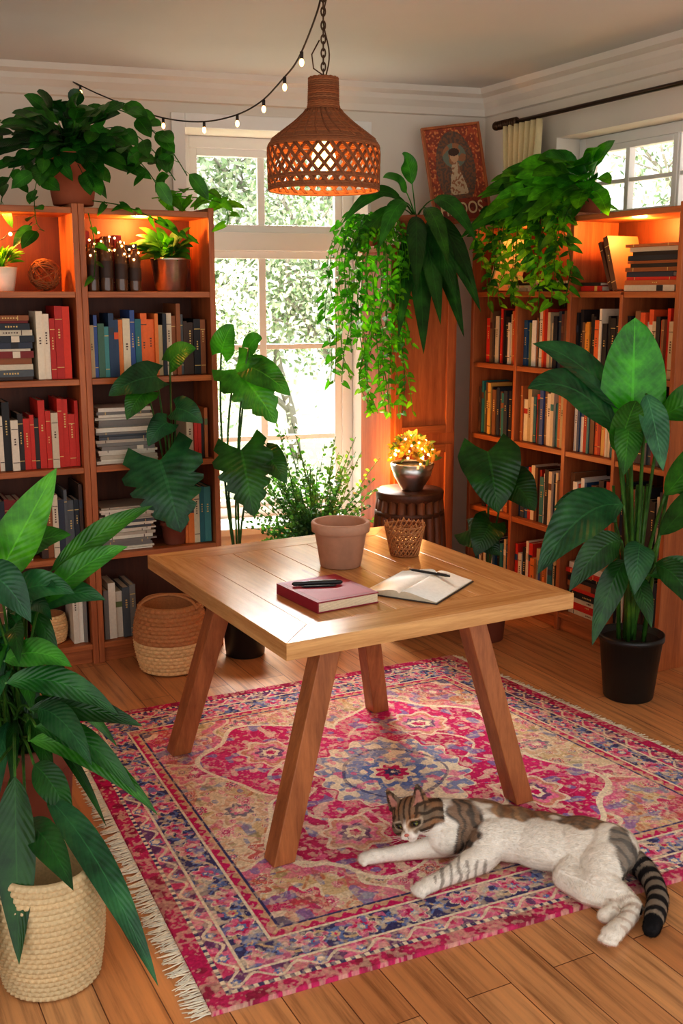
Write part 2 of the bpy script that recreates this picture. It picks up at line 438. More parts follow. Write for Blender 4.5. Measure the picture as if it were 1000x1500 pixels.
DK=[lin(c) for c in((36,36,42),(70,50,40),(130,36,32),(52,60,76),(218,204,178),(38,46,56),(150,90,50),(90,96,100))]
RD_=[lin(c) for c in((226,60,34),(238,116,52),(240,226,200),(32,32,36),(190,42,32),(234,160,60),(226,60,34))]
CR=[lin(c) for c in((236,228,212),(220,210,192),(230,222,204),(190,178,160),(130,126,120),(84,90,96))]
TE=[lin(c) for c in((44,112,120),(70,140,140),(226,214,184),(70,110,90),(226,130,60),(44,70,100),(190,170,130),(60,90,150))]
BW=[lin(c) for c in((36,34,34),(232,218,196),(206,50,36),(214,198,170),(50,42,40),(130,94,64),(206,50,36),(190,110,60))]
mb=MB(); r1=random.Random(3); zt=.016
hbooks(mb,.12,.40,ZS[3]+zt,.27,pal=DK,rnd=r1); vbooks(mb,.41,.56,ZS[3]+zt,.32,pal=RD_,rnd=r1,wm=(.022,.036))
vbooks(mb,.03,.57,ZS[2]+zt,.31,pal=BW,rnd=r1,wm=(.018,.034))
vbooks(mb,.03,.34,ZS[1]+zt,.31,pal=DK,rnd=r1); vbooks(mb,.38,.57,ZS[1]+zt,.33,pal=DK,rnd=r1)
vbooks(mb,.03,.3,ZS[0]+zt,.3,pal=BW,rnd=r1); vbooks(mb,.50,.572,ZS[0]+zt,.3,pal=CR,rnd=r1)
vbooks(mb,.64,.88,ZS[4]+zt,.27,y=.10,pal=DK[:3]+[DK[5],lin((120,50,30))],rnd=r1,wm=(.022,.034))
vbooks(mb,.632,.96,ZS[3]+zt,.30,pal=TE+[RD_[1]],rnd=r1); vbooks(mb,.96,1.168,ZS[3]+zt,.33,pal=DK,rnd=r1)
hbooks(mb,.64,.92,ZS[2]+zt,.25,pal=CR,rnd=r1,tm=(.006,.02)); vbooks(mb,1.06,1.168,ZS[2]+zt,.24,pal=BW,rnd=r1)
hbooks(mb,.64,.90,ZS[1]+zt,.2,pal=CR,rnd=r1,tm=(.006,.016)); vbooks(mb,1.04,1.168,ZS[1]+zt,.28,pal=TE,rnd=r1)
vbooks(mb,.64,.80,ZS[0]+zt,.3,pal=CR,rnd=r1)
mb.build('bookcase_books',[M_book],ML)
mb=MB(); r1=random.Random(11)
for i in range(4):
    vbooks(mb,.04+.06*(i%2),.385,ZS[i]+zt,.30,pal=BW if i%2 else PAL,rnd=r1)
    vbooks(mb,.416,.79,ZS[i]+zt,.30,pal=PAL if i%2 else BW+TE,rnd=r1)
    if i: vbooks(mb,.825,1.145,ZS[i]+zt,.31,pal=BW+RD_ if i==3 else PAL,rnd=r1)
    else: hbooks(mb,.83,1.10,ZS[0]+zt,.26,pal=BW,rnd=r1)
    vbooks(mb,1.175,1.475,ZS[i]+zt,.31,pal=RD_+PAL if i==3 else DK,rnd=r1)
z=ZS[4]+zt
hbooks(mb,1.13,1.46,z,.20,pal=DK+BW,rnd=r1,tm=(.012,.026))
book(mb,1.085,.03,z+.004,.03,.18,.25,lin((110,76,52)),Matrix.Rotation(-.34,3,'Y'),rnd=r1); book(mb,1.045,.04,z+.006,.02,.17,.23,lin((90,56,40)),Matrix.Rotation(-.40,3,'Y'),rnd=r1)
hbooks(mb,.83,.99,z,.04,pal=BW,rnd=r1)
book(mb,.12,.03,z+.01,.03,.18,.27,lin((226,206,170)),Matrix.Rotation(.38,3,'Y'),rnd=r1); hbooks(mb,.5,.78,z,.05,pal=DK,rnd=r1)
hbooks(mb,.27,.46,z,.06,pal=DK,rnd=r1)
mb.build('bookcase_books',[M_book],MR)
warm=(1,.42,.10)
for i,(x,e) in enumerate(((.22,12),(.9,9))): point('shelf_led_light',ML@V3((x,.12,1.95)),e,warm,.03)
for x,e in((.4,3.0),(1.12,9)): point('shelf_led_light',MR@V3((x,.12,1.95)),e,warm,.03)
def at(M,x,y,z): return M@V3((x,y,z))
# lantern jars
e=empty('glass_lantern_jars'); 
m,nt,b,o=newmat('amber_glass'); b.inputs['Roughness'].default_value=.08; b.inputs['Coat Weight'].default_value=.5
nt.links.new(mixc(nt,noisen(nt,coords(nt),20),(.05,.025,.015),(.16,.07,.03)),b.inputs['Base Color'])
mb=MB()
for i,(x,hh,r_) in enumerate(((.665,.20,.026),(.725,.23,.028),(.79,.21,.027),(.85,.18,.026))):
    c=at(ML,x,.055,ZS[4]+.0145); mb.lathe([(.0005,0),(r_,0),(r_+.001,.004),(r_,hh*.8),(r_*.7,hh*.88),(r_*.72,hh),(r_*.6,hh),(.0005,hh*.99)],c,20,0)
    mb.lathe([(r_+.0012,hh*.25),(r_+.0018,hh*.26),(r_+.0018,hh*.55),(r_+.0012,hh*.56)],c,20,1,lin((60,40,30)))
    for k in range(5): mb.ell(c+V3((math.sin(k*2.4+i)*r_*.9,-abs(math.cos(k*1.3))*r_*.9-.006,hh*(.75+.08*k))),.0052,None,2,seg=8,rings=5)
o_=mb.build('jars',[m,M_book,M_glow2]); o_.parent=e
mb=MB(); c=at(ML,.30,.12,ZS[4]+.0145)
pot(mb,c,.045,.062,.10,0,2,False)
r2=random.Random(5)
for i in range(60):
    a=r2.uniform(0,6.28); rr=r2.uniform(.02,.1); tip=c+V3((math.cos(a)*rr,math.sin(a)*rr*.8,.10+r2.uniform(.02,.09)))
    arc(mb,c+V3((0,0,.09)),tip,.03,.022,col=vary(BG,.3),mi=1,shape='oval',t0=.4,ny=4,sr=.001)
mb.build('small_potted_herb',[simple('white_glaze',lin((226,214,196)),.3),M_leafs,M_soil])
mb=MB(); c=at(ML,.475,.12,ZS[4]+.0145+.070)
for i in range(16):
    ax=V3((r2.uniform(-1,1),r2.uniform(-1,1),r2.uniform(-1,1))).normalized(); u=ax.orthogonal().normalized(); w=ax.cross(u)
    mb.tube([c+(u*math.cos(t*.2094)+w*math.sin(t*.2094))*.066 for t in range(30)],.0032,5,0,lin((140,84,44)),True)
mb.build('rattan_ball',[M_wick])
mb=MB(); c=at(ML,1.03,.12,ZS[4]+.0145)
mb.lathe([(.0005,0),(.062,0),(.066,.006),(.084,.135),(.088,.138),(.088,.146),(.082,.146),(.074,.12),(.0005,.12)],c,40,0,(1,1,1),lambda a,j,z:.0015*math.sin(14*a) if 1<j<4 else 0)
for i in range(40):
    a=r2.uniform(0,6.28); rr=r2.uniform(.04,.2); tip=c+V3((math.cos(a)*rr-.05,math.sin(a)*rr*.4-.04,.13+r2.uniform(0,.15)))
    arc(mb,c+V3((0,0,.12)),tip,.06,.05,col=vary(MG,.35),mi=1,shape='heart',t0=.5,ny=6,sr=.002)
mb.build('potted_ivy',[M_metal,M_leafs,M_soil])
mb=MB(); r3=random.Random(9)
vine(mb,[at(ML,.66,-.02,2.03),at(ML,.8,-.03,2.01),at(ML,.95,-.03,1.95),at(ML,1.08,-.03,1.88)],.05,MG,1,.03,rnd=r3)
vine(mb,[at(ML,.95,.1,2.06),at(ML,1.05,.06,2.07),at(ML,1.16,.02,2.06),at(ML,1.25,-.02,2.03),at(ML,1.25,-.04,1.95)],.075,BG,1,.024,rnd=r3)
vine(mb,[at(ML,.98,.1,2.06),at(ML,1.1,.1,2.10),at(ML,1.2,.08,2.10),at(ML,1.3,.04,2.06)],.075,BG,1,.024,rnd=r3)
vine(mb,[at(ML,.64,-.02,1.98),at(ML,.66,-.03,1.85),at(ML,.65,-.03,1.72)],.045,MG,1,.04,rnd=r3)
mb.build('ivy_garland',[M_leafs,M_leafs])
mb=MB()
P=[at(ML,.02+.03*i,-.012+.01*math.sin(i*1.7),1.80+.13*(i/13)**1.5+.01*math.sin(i*2)) for i in range(14)]
mb.tube(P,.0016,4,0)
for i,p in enumerate(P):
    if i%2==0: mb.ell(p+V3((0,-.004,-.01)),.008,None,1,seg=8,rings=6)
P=[at(ML,.03+.03*i,.02+.03*math.sin(i),ZS[4]+.05+.04*math.sin(i*.9)) for i in range(7)]
mb.tube(P,.0016,4,0)
for p in P: mb.ell(p,.009,None,1,seg=8,rings=6)
mb.build('shelf_fairy_lights',[M_wire,M_glow2])
# ------------------------------------------------------------------ corner cabinet, picture
MC=frame((.255,5.49),(.886,.463))
mb=MB()
W_,D_,Hc=.40,.32,1.89
mb.b2((0,0,.06),(W_,D_,Hc-.03),0); mb.b2((-.012,-.012,0),(W_+.012,D_,.06),1); mb.b2((-.015,-.015,Hc-.03),(W_+.015,D_,Hc),1)
for z0,z1 in((.12,.86),(.92,1.78)):
    fr_=.045
    mb.b2((.02,-.014,z0),(.02+fr_,0,z1),0); mb.b2((W_-.02-fr_,-.014,z0),(W_-.02,0,z1),0)
    mb.b2((.02+fr_,-.014,z0),(W_-.02-fr_,0,z0+fr_),1); mb.b2((.02+fr_,-.014,z1-fr_),(W_-.02-fr_,0,z1),1)
    mb.box((.05,-.02,(z0+z1)/2),(.012,.014,.05),2)
mb.build('corner_cabinet',[M_shz,M_shx,M_brass],MC,.003)
PM=Matrix.Translation((.625,5.99,2.285))@Matrix.Rotation(math.radians(12),4,'Z')@Matrix.Rotation(math.radians(-7),4,'X')@Matrix.Rotation(math.radians(-8),4,'Y')
e=empty('framed_picture'); e.matrix_world=PM
mb=MB(); pw,ph_=.165,.26
for a,b2_ in(((-pw,-.012,-ph_),(-pw+.014,.012,ph_)),((pw-.014,-.012,-ph_),(pw,.012,ph_)),((-pw+.014,-.012,-ph_),(pw-.014,.012,-ph_+.014)),((-pw+.014,-.012,ph_-.014),(pw-.014,.012,ph_))): mb.b2(a,b2_,0)
mb.b2((-pw+.01,.004,-ph_+.01),(pw-.01,.01,ph_-.01),0)
o_=mb.build('frame',[M_shz],None,.002); o_.parent=e
nx,ny=100,150; xs=np.linspace(-pw+.014,pw-.014,nx+1); zs=np.linspace(-ph_+.014,ph_-.014,ny+1)
mb=MB()
for z in zs:
    for x in xs: mb.V.append(V3((x,0.0,z)))
def pcol(x,z):
    X=x/pw; Z=z/ph_; n_=mnoise.noise(V3((X*5,Z*8,1))); n2_=mnoise.noise(V3((X*14,Z*20,5)))
    c=lin((188,88,52)) if n_+.5*n2_>0 else lin((150,70,48))
    if n2_>.28: c=lin((218,140,84))
    if X*X/.45+((Z-.1)/.78)**2<1: c=lin((136,92,66)) if n2_>0 else lin((104,84,72))
    if math.hypot(X/.40,(Z-.38)/.25)<1: c=lin((122,130,114)) if n_>0 else lin((170,116,80))
    if (X/.15)**2+((Z-.36)/.12)**2<1: c=lin((212,168,130))
    if (X/.19)**2+((Z-.45)/.08)**2<1: c=lin((84,56,42))
    if Z<.24 and abs(X)<.10+(.24-Z)*.34+n_*.05 and Z>-.42: c=lin((210,186,154)) if n2_+n_>-.15 else lin((170,116,84))
    if Z<-.5: c=lin((156,68,46)) if n_>-.1 else lin((124,58,42))
    return c
for j in range(ny):
    for i in range(nx):
        a=j*(nx+1)+i; mb.f((a,a+1,a+nx+2,a+nx+1),0,pcol((xs[i]+xs[i+1])/2,(zs[j]+zs[j+1])/2))
o_=mb.build('print',[M_book]); o_.parent=e
cu=bpy.data.curves.new('poster_lettering','FONT'); cu.body='FINDOS'; cu.size=.092; cu.align_x='CENTER'; cu.extrude=.0006; cu.offset=.001
t_=bpy.data.objects.new('lettering',cu); bpy.context.scene.collection.objects.link(t_); t_.parent=e
t_.location=(0,-.002,-ph_+.045); t_.rotation_euler=(math.radians(90),0,0); t_.scale=(.76,1,1)
cu.materials.append(simple('cream_ink',lin((232,208,164)),.6))
mb=MB(); rb=random.Random(4); hbooks(mb,.15,.39,Hc+.0005,.10,y=.12,pal=DK,rnd=rb); mb.build('stacked_books',[M_book],MC)
# ------------------------------------------------------------------ rug
QFL,QFR,QBR,QBL=[V3((*p,0)) for p in((-.302,2.175),(1.601,3.042),(.507,4.670),(-1.083,3.892))]
rs=np.random.RandomState(5); TB=rs.rand(256,256)
def vn(x,y,s,o=0):
    x=x*s+o*17.3;y=y*s+o*5.1; xi=np.floor(x).astype(int);yi=np.floor(y).astype(int);fx=x-xi;fy=y-yi
    fx=fx*fx*(3-2*fx);fy=fy*fy*(3-2*fy)
    g=lambda a,b:TB[a%256,b%256]
    return (g(xi,yi)*(1-fx)+g(xi+1,yi)*fx)*(1-fy)+(g(xi,yi+1)*(1-fx)+g(xi+1,yi+1)*fx)*fy
def rugcol(A,B,W,Hh):
    col=np.zeros(A.shape+(3,))
    L_=lambda c:np.array(lin(c))
    MAG=L_((202,26,104));PNK=L_((224,114,152));BEI=L_((214,184,142));CRM=L_((238,222,196));NAV=L_((58,60,112));BLU=L_((102,126,182));RUS=L_((196,90,64));DMG=L_((152,16,74));OLV=L_((152,136,94))
    def put(m,c,a=1.0):
        mm=(m*a)[...,None]; col[:]=col*(1-mm)+c*mm
    d=np.minimum(np.minimum(A,W-A),np.minimum(B,Hh-B))
    s=np.where(np.minimum(A,W-A)<np.minimum(B,Hh-B),B,A)
    w1=(vn(A,B,9,1)-.5)*.03; w2=(vn(A,B,9,2)-.5)*.03
    col[:]=BEI
    put(vn(A,B,7,3)>.60,CRM,.5); put((vn(A,B,26,4)>.72),RUS,.5); put((vn(A,B,30,5)>.72),BLU,.65); put((vn(A,B,34,6)>.74),PNK,.6); put((vn(A,B,40,16)>.8),CRM,.7); put(vn(A,B,33,17)>.76,OLV,.6)
    cx,cy=W/2,Hh/2; fx=A-cx; fy=B-cy
    r=np.sqrt(fx**2+(fy)**2)+w1*1.5; th=np.arctan2(fy,fx)
    put(np.abs(np.sin(A*16+2.2*np.sin(B*11))+np.cos(B*15+1.8*np.sin(A*9)))<.10,RUS,.6)
    put(np.abs(np.sin(A*23+1.7*np.sin(B*19)+1)+np.cos(B*21+1.5*np.sin(A*17)))<.10,PNK,.6)
    for cell,ox,oy,k in((.29,.0,.0,.078),(.29,.145,.145,.055),(.145,.07,.0,.024),(.0725,.03,.03,.011)):
        gx=np.floor((A-cx+ox)/cell+.5);gy=np.floor((B-cy+oy)/cell+.5)
        jx=(TB[(gx.astype(int)*7)%256,(gy.astype(int)*13)%256]-.5)*cell*.3; jy=(TB[(gx.astype(int)*3)%256,(gy.astype(int)*5)%256]-.5)*cell*.3
        qx=A-cx+ox-gx*cell+w1+jx;qy=B-cy+oy-gy*cell+w2+jy; q=np.sqrt(qx**2+qy**2);qt=np.arctan2(qy,qx)
        k2=k*(1+.18*np.cos(8*qt)); h=(np.abs(gx*13+gy*7).astype(int)%4)
        put(q<k2*1.16,CRM,.7); put(q<k2,PNK,.8); put((q<k2)&(h==0),MAG,.85)
        put((q<k2)&(h==1),RUS,.7); put((q<k2)&(h==2),BEI,.8)
        put(q<k2*.70,CRM,.6); put(q<k2*.52,NAV,.75); put((q<k2*.52)&(h==3),MAG,.8); put(q<k2*.32,PNK,.9); put(q<k2*.16,CRM)
    fw,fh=W/2-.25,Hh/2-.25
    dc=np.sqrt((np.abs(fx)-fw)**2+(np.abs(fy)-fh)**2); tc=np.arctan2(fh-np.abs(fy),fw-np.abs(fx))
    Rc=.30*(1+.10*np.cos(10*tc))+w1
    mk=dc<Rc; put((dc<Rc+.014)&~mk,CRM,.8); put(mk&(dc>Rc-.05),PNK,.75); put(mk&(dc<.12),MAG,.7); put((dc<.06),CRM,.8); put(dc<.035,NAV,.8)
    put(mk&(vn(A,B,22,9)>.68),RUS,.5); put(mk&(vn(A,B,25,10)>.70),BLU,.6)
    Rm=(.37+.28*np.abs(np.sin(2*th))**.8)*(1+.05*np.cos(12*th))+w1*2
    m0=r<Rm+.018; put(m0,CRM); m1=r<Rm; put(m1,MAG)
    put(m1&(vn(A,B,5,11)>.55),L_((224,50,126)),.6); put(m1&(vn(A,B,4,18)>.62),DMG,.35)
    pet=np.abs(np.sin(th*4))*.10
    put(m1&(np.abs(r-(.30+pet))<.007),CRM,.9)
    put(m1&(np.abs(np.sin(A*24+2*np.sin(B*19))+np.cos(B*22+2*np.sin(A*15)))<.10),PNK,.75)
    put(m1&(vn(A,B,30,19)>.74),CRM,.6); put(m1&(vn(A,B,28,23)>.74),BLU,.7)
    for kk in range(4):
        an=kk*math.pi/2+math.pi/4; q=np.sqrt((fx-.44*math.cos(an)+w1)**2+(fy-.44*math.sin(an)+w2)**2)
        qt=np.arctan2(fy-.44*math.sin(an),fx-.44*math.cos(an)); k2=.085*(1+.14*np.cos(7*qt))
        put(q<k2*1.15,CRM,.8); put(q<k2,RUS,.7); put(q<k2*.8,PNK); put(q<k2*.55,NAV,.8); put(q<k2*.35,CRM); put(q<k2*.2,MAG)
    R0=.25*(1+.07*np.cos(16*th))
    put(r<R0+.016,MAG,.9); put(r<R0+.006,CRM); put((r<R0)&(vn(A,B,36,12)>.48),BLU,.85); put((r<R0)&(vn(A,B,40,13)>.70),PNK,.8)
    put(np.abs(r-.175)<.006,NAV,.7); R1=.10*(1+.15*np.cos(8*th)); put(r<R1,BLU); put(r<R1*.75,CRM); put(r<R1*.55,MAG); put(r<R1*.3,NAV); put(r<R1*.12,CRM)
    def band(d0,d1,c): 
        m=(d>=d0)&(d<d1); put(m,c); return m
    def motif(m,dm,cell,rad,cs,off=0):
        g=np.floor(s/cell+off+.5); qs=s-(g-off)*cell; qd=d-dm; q=np.sqrt(qs**2+qd**2)+w1*.4; qt=np.arctan2(qd,qs); rr=rad*(1+.2*np.cos(6*qt))
        for f_,c in cs: put(m&(q<rr*f_),c)
    m=band(0,.045,DMG); put(m&(vn(A,B,30,14)>.35),MAG,.8)
    m=band(.045,.056,CRM); put(m&(np.sin(s*260)>0),NAV)
    m=band(.056,.105,PNK); put(m&(vn(A,B,40,24)>.5),MAG,.8); put(m&(vn(A,B,44,27)>.58),NAV,.8); put(m&(np.abs(d-.080-.016*np.sin(s*62))<.005),CRM,.9); motif(m,.080,.1013,.013,((1,BLU),(.5,CRM)),.25)
    m=band(.105,.113,CRM); 
    m=band(.113,.20,NAV); put(m&(np.abs(d-.157-.027*np.sin(s*45))<.005),BEI,.9); put(m&(np.abs(d-.157+.027*np.sin(s*45+.6))<.004),BLU,.9)
    motif(m,.157,.14,.034,((1.12,CRM),(1,PNK),(.7,MAG),(.4,BLU),(.2,CRM))); motif(m,.157,.14,.02,((1,BLU),(.6,BEI),(.3,MAG)),.5)
    put(m&(vn(A,B,50,15)>.72),PNK,.75); put(m&(vn(A,B,55,25)>.74),CRM,.6); put(m&(vn(A,B,52,28)>.76),BLU,.8)
    m=band(.20,.208,CRM)
    m=band(.208,.236,MAG); put(m&(np.sin(s*150)*.008+d>.224),BEI,.8)
    m=band(.236,.245,NAV)
    wear=(vn(A,B,60,20)*.5+vn(A,B,130,21)*.5); big=vn(A,B,3.2,33)*.6+vn(A,B,8,34)*.4
    put(wear>.62,BEI,.30); put((wear+.35*big)>.74,CRM,.28)
    col[:]=col*(1-.10*big[...,None])+np.array(BEI)*.10*big[...,None]
    col*= (.76+.40*vn(A,B,220,22))[...,None]
    return col
NA,NB_=700,680
a=np.linspace(0,1,NA+1);b_=np.linspace(0,1,NB_+1);AA,BB=np.meshgrid(a,b_)
q=[np.array((p.x,p.y)) for p in(QFL,QFR,QBR,QBL)]
P=(q[0]*((1-AA)*(1-BB))[...,None]+q[1]*(AA*(1-BB))[...,None]+q[2]*(AA*BB)[...,None]+q[3]*((1-AA)*BB)[...,None])
Z=.010+.0015*vn(AA*1.85,BB*1.8,230,31)
Z[0,:]=.0005;Z[-1,:]=.0005;Z[:,0]=.0005;Z[:,-1]=.0005
co=np.dstack([P,Z]).reshape(-1,3).astype(np.float32)
idx=np.arange((NA+1)*(NB_+1)).reshape(NB_+1,NA+1)
fc=np.stack([idx[:-1,:-1],idx[:-1,1:],idx[1:,1:],idx[1:,:-1]],-1).reshape(-1,4).astype(np.int32)
me=bpy.data.meshes.new('rug'); me.vertices.add(len(co)); me.vertices.foreach_set('co',co.ravel())
me.loops.add(fc.size); me.loops.foreach_set('vertex_index',fc.ravel())
me.polygons.add(len(fc)); me.polygons.foreach_set('loop_start',np.arange(0,fc.size,4,dtype=np.int32))
me.update(calc_edges=True)
cl=rugcol(AA*1.85,BB*1.80,1.85,1.80).reshape(-1,3); cl=np.hstack([np.clip(cl,0,1),np.ones((len(cl),1))]).astype(np.float32)
ca=me.color_attributes.new('Col','FLOAT_COLOR','POINT'); ca.data.foreach_set('color',cl.ravel())
M_rug=attrmat('rug_wool',.95,.15,300,.3,.1); me.materials.append(M_rug)
rug=bpy.data.objects.new('persian_rug',me); bpy.context.scene.collection.objects.link(rug)
mb=MB(); rf=random.Random(2)
def fringe(a,b,outd,L,n):
    for i in range(n):
        t=(i+.5)/n; p=a.lerp(b,t)
        for k in range(3):
            d=outd*(L*rf.uniform(.6,1.1))+ (b-a).normalized()*rf.uniform(-.02,.02)
            p0=p+V3((0,0,.007))+(b-a).normalized()*(k-1)*.003; mb.tube([p0,p0+d*.3+V3((0,0,-.002)),p0+d*.65+V3((rf.uniform(-.004,.004),0,-.0045)),p0+d+V3((0,0,-.005))],[.0022,.0026,.002,.0015],4,0,vary(lin((236,226,204)),.12))
ol=V3((-.91,-.41,0)).normalized(); fringe(QFL,QBL,ol,.055,150)
orr=V3((.83,.56,0)).normalized(); fringe(QFR,QBR,orr,.045,130)
o_=mb.build('rug_fringe',[M_wick]); o_.parent=rug
# ------------------------------------------------------------------ table
MT=frame((.016,3.428),(.873,.488)); TZ=.735
e=empty('wooden_table'); e.matrix_world=MT
mb=MB(); hu,hv,bw=.50,.56,.125; z0,z1=TZ-.05,TZ
g=.0012
mb.prism([(-hu,-hv),(hu,-hv),(hu-bw,-hv+bw),(-hu+bw,-hv+bw)],z0,z1,0)
mb.prism([(hu,hv),(-hu,hv),(-hu+bw,hv-bw),(hu-bw,hv-bw)],z0,z1,0)
mb.prism([(-hu,hv),(-hu,-hv),(-hu+bw,-hv+bw),(-hu+bw,hv-bw)],z0,z1,1)
mb.prism([(hu,-hv),(hu,hv),(hu-bw,hv-bw),(hu-bw,-hv+bw)],z0,z1,1)
n=5; w=(2*(hu-bw))/n
for i in range(n): mb.b2((-hu+bw+i*w+g*.5,-hv+bw+g*.5,z0),(-hu+bw+(i+1)*w-g*.5,hv-bw-g*.5,z1-.0004),1)
o_=mb.build('table_top',[M_tx,M_ty],None,.0015); o_.parent=e
fx_=[(-.455,-.405,-.25,-.345),(.405,-.445,.235,-.36),(-.445,.455,-.27,.36),(.395,.445,.25,.35)]
for i,(a,b,c,d) in enumerate(fx_):
    mb=MB(); s=.035
    sq=lambda x,y:[(x-s,y-s),(x+s,y-s),(x+s,y+s),(x-s,y+s)]
    mb.prism(sq(a,b),.0125,z0,0,(1,1,1),sq(c,d)); o_=mb.build('leg_%d'%(i+1),[M_tl],None,.003); o_.parent=e
mb=MB()
for y in(-.35,.35): mb.b2((-.21,y-.015,z0-.06),(.2,y+.015,z0))
for x in(-.26,.24): mb.b2((x-.015,-.31,z0-.06),(x+.015,.31,z0))
o_=mb.build('apron',[M_tl],None,.002); o_.parent=e
# items on table
mb=MB(); mb.lathe([(.0005,0),(.068,0),(.07,.003),(.089,.118),(.093,.120),(.099,.122),(.101,.15),(.098,.155),(.089,.155),(.086,.15),(.066,.012),(.0005,.012)],(-.003,3.53,TZ+.0005),48,0)
mb.build('terracotta_pot',[M_claypale])
mb=MB(); c=V3((.225,3.68,TZ+.0005)); rw=random.Random(8)
pf=lambda t:.048+.022*t
for fam in(1,-1):
    for i in range(22):
        a0=2*math.pi*i/22
        mb.tube([c+V3(((pf(t)+.002*fam)*math.cos(a0+fam*t*1.3),(pf(t)+.002*fam)*math.sin(a0+fam*t*1.3),.004+.108*t+(rw.uniform(-.004,.01) if t==1 else 0))) for t in[k/8 for k in range(9)]],.0028,5,0,vary(lin((180,122,74)),.2))
for t in(0,.25,.5,.78,.95):
    mb.tube([c+V3((pf(t)*math.cos(k*.1963)+.001*math.sin(k*3),pf(t)*math.sin(k*.1963),.004+.108*t)) for k in range(32)],.0038,6,0,lin((160,104,62)),True)
mb.lathe([(.0005,0),(.046,0),(.046,.006),(.0005,.006)],c,24,0,lin((120,74,44)))
mb.build('wicker_cup',[M_wick])
MBk=frame((-.045,3.125),(math.cos(.56),math.sin(.56)),TZ+.0005)
mb=MB(); RC=lin((140,24,46)); pg=lin((232,214,184))
mb.b2((-.107,-.125,0),(.107,.125,.003),0,RC); mb.b2((-.101,-.122,.003),(.105,.122,.030),0,pg)
for i in range(7): mb.b2((-.1015,-.1225,.005+i*.0037),(.1055,.1225,.0056+i*.0037),0,lin((178,156,126)))
mb.b2((-.107,-.125,.030),(.107,.125,.0335),0,RC); mb.b2((-.107,-.125,.003),(-.103,.125,.030),0,RC)
mb.b2((-.09,-.108,.0335),(.09,.108,.0339),0,lin((160,34,58)))
mb.build('red_hardcover_book',[M_book],MBk,.0012)
mb=MB()
# folding reading glasses case / pen pair
mb.tube([(-.085,.066,.0415),(-.080,.064,.0415),(-.03,.046,.0415),(.03,.020,.0415),(.055,.008,.0415),(.06,.006,.0415)],[.002,.0065,.0075,.0075,.0065,.003],12,0)
mb.tube([(-.03,.052,.0485),(.045,.018,.0485)],.0012,6,1)
mb.tube([(-.07,.036,.0375),(-.06,.033,.0375),(.02,-.002,.0375),(.03,-.006,.0375)],[.001,.0034,.0034,.002],10,0)
mb.build('black_pens',[M_black,M_metal],MBk)
MN=frame((.245,3.245),(math.cos(-.50),math.sin(-.50)),TZ+.0005)
mb=MB(); mb.b2((-.128,-.148,0),(.128,.148,.003),0,lin((70,60,56)))
n=16
for sgn,dz in((-1,0),(1,0)):
    nb=len(mb.V)
    for j in range(n+1):
        u=j/n; x=sgn*.124*u; z=.006+.020*math.sin(math.pi*min(1,u*1.0+.02)**.45)*(1-.35*u)
        for y in(-.144,.144): mb.V.append(V3((x,y,z))); mb.V.append(V3((x,y,.003)))
    for j in range(n):
        k=nb+j*4
        mb.f((k,k+4,k+6,k+2) if sgn>0 else (k,k+2,k+6,k+4),0,lin((252,250,242)),None,True)
        mb.f((k,k+1,k+5,k+4),0,lin((206,194,170))); mb.f((k+2,k+6,k+7,k+3),0,lin((206,194,170)))
    k=nb+n*4; mb.f((k,k+1,k+3,k+2),0,lin((206,194,170)))
mb.build('open_notebook',[M_book],MN)
mb=MB(); p0=V3((-.075,.085,.031)); p1=V3((.075,.075,.029)); dd=(p1-p0)
mb.tube([p0,p0+dd*.06,p0+dd*.1,p0+dd*.7,p0+dd*.9,p1],[.001,.003,.0042,.0045,.0045,.003],10,0)
mb.tube([p0+dd*.7+V3((0,0,.006)),p1+V3((0,0,.006))],.0012,6,1)
mb.build('ballpoint_pen',[M_black,M_metal],MN)
# ------------------------------------------------------------------ pendant lamp
e=empty('rattan_pendant_lamp',(0,0,0)); c=V3((-.055,3.42,0))
mb=MB()
def lp(z):
    ks=[(2.29,.044),(2.215,.046),(2.195,.052),(2.165,.085),(2.135,.125),(2.11,.158),(2.095,.168),(2.085,.171),(1.968,.169)]
    for (a,ra),(b,rb) in zip(ks,ks[1:]):
        if a>=z>=b: t=(a-z)/(a-b); return ra+(rb-ra)*t
    return ks[-1][1]
rc=lin((140,84,48))
z=2.29
while z>2.105:
    r_=lp(z); mb.tube([c+V3((r_*math.cos(k*.1309),r_*math.sin(k*.1309),z+.0012*math.sin(k*2.1+z*90))) for k in range(48)],.0036,5,0,vary(rc,.25),True)
    z-=.0062 if z>2.2 else .0050
for z in(2.100,2.095,2.09,2.0,1.995,1.975,1.97,1.965):
    r_=lp(max(z,1.968))+.001; mb.tube([c+V3((r_*math.cos(k*.1309),r_*math.sin(k*.1309),z)) for k in range(48)],.004,5,0,vary(rc,.2),True)
for fam in(1,-1):
    for i in range(30):
        a0=2*math.pi*i/30
        for of in(0,.026,.050):
            mb.tube([c+V3(((lp(2.09-.122*t)+.003*fam)*math.cos(a0+of+fam*t*.6),(lp(2.09-.122*t)+.003*fam)*math.sin(a0+of+fam*t*.6),2.09-.122*t)) for t in[k/6 for k in range(7)]],.0021,4,0,vary(rc,.25))
for i in range(26):
    a0=2*math.pi*i/26; mb.tube([c+V3(((lp(z)+.004)*math.cos(a0+(2.2-z)*3),(lp(z)+.004)*math.sin(a0+(2.2-z)*3),z)) for z in[2.2-.01*k for k in range(10)]],.003,4,0,vary(rc,.25))
mb.lathe([(.0005,2.292),(.043,2.292),(.044,2.286)],c,32,0,lin((80,44,26)))
o_=mb.build('woven_shade',[M_wick]); o_.parent=e
mb=MB(); mb.lathe([(.0005,2.30),(.014,2.30),(.014,2.16),(.02,2.155),(.02,2.12),(.0005,2.12)],c,16,0)
o_=mb.build('lamp_holder',[M_brass]); o_.parent=e
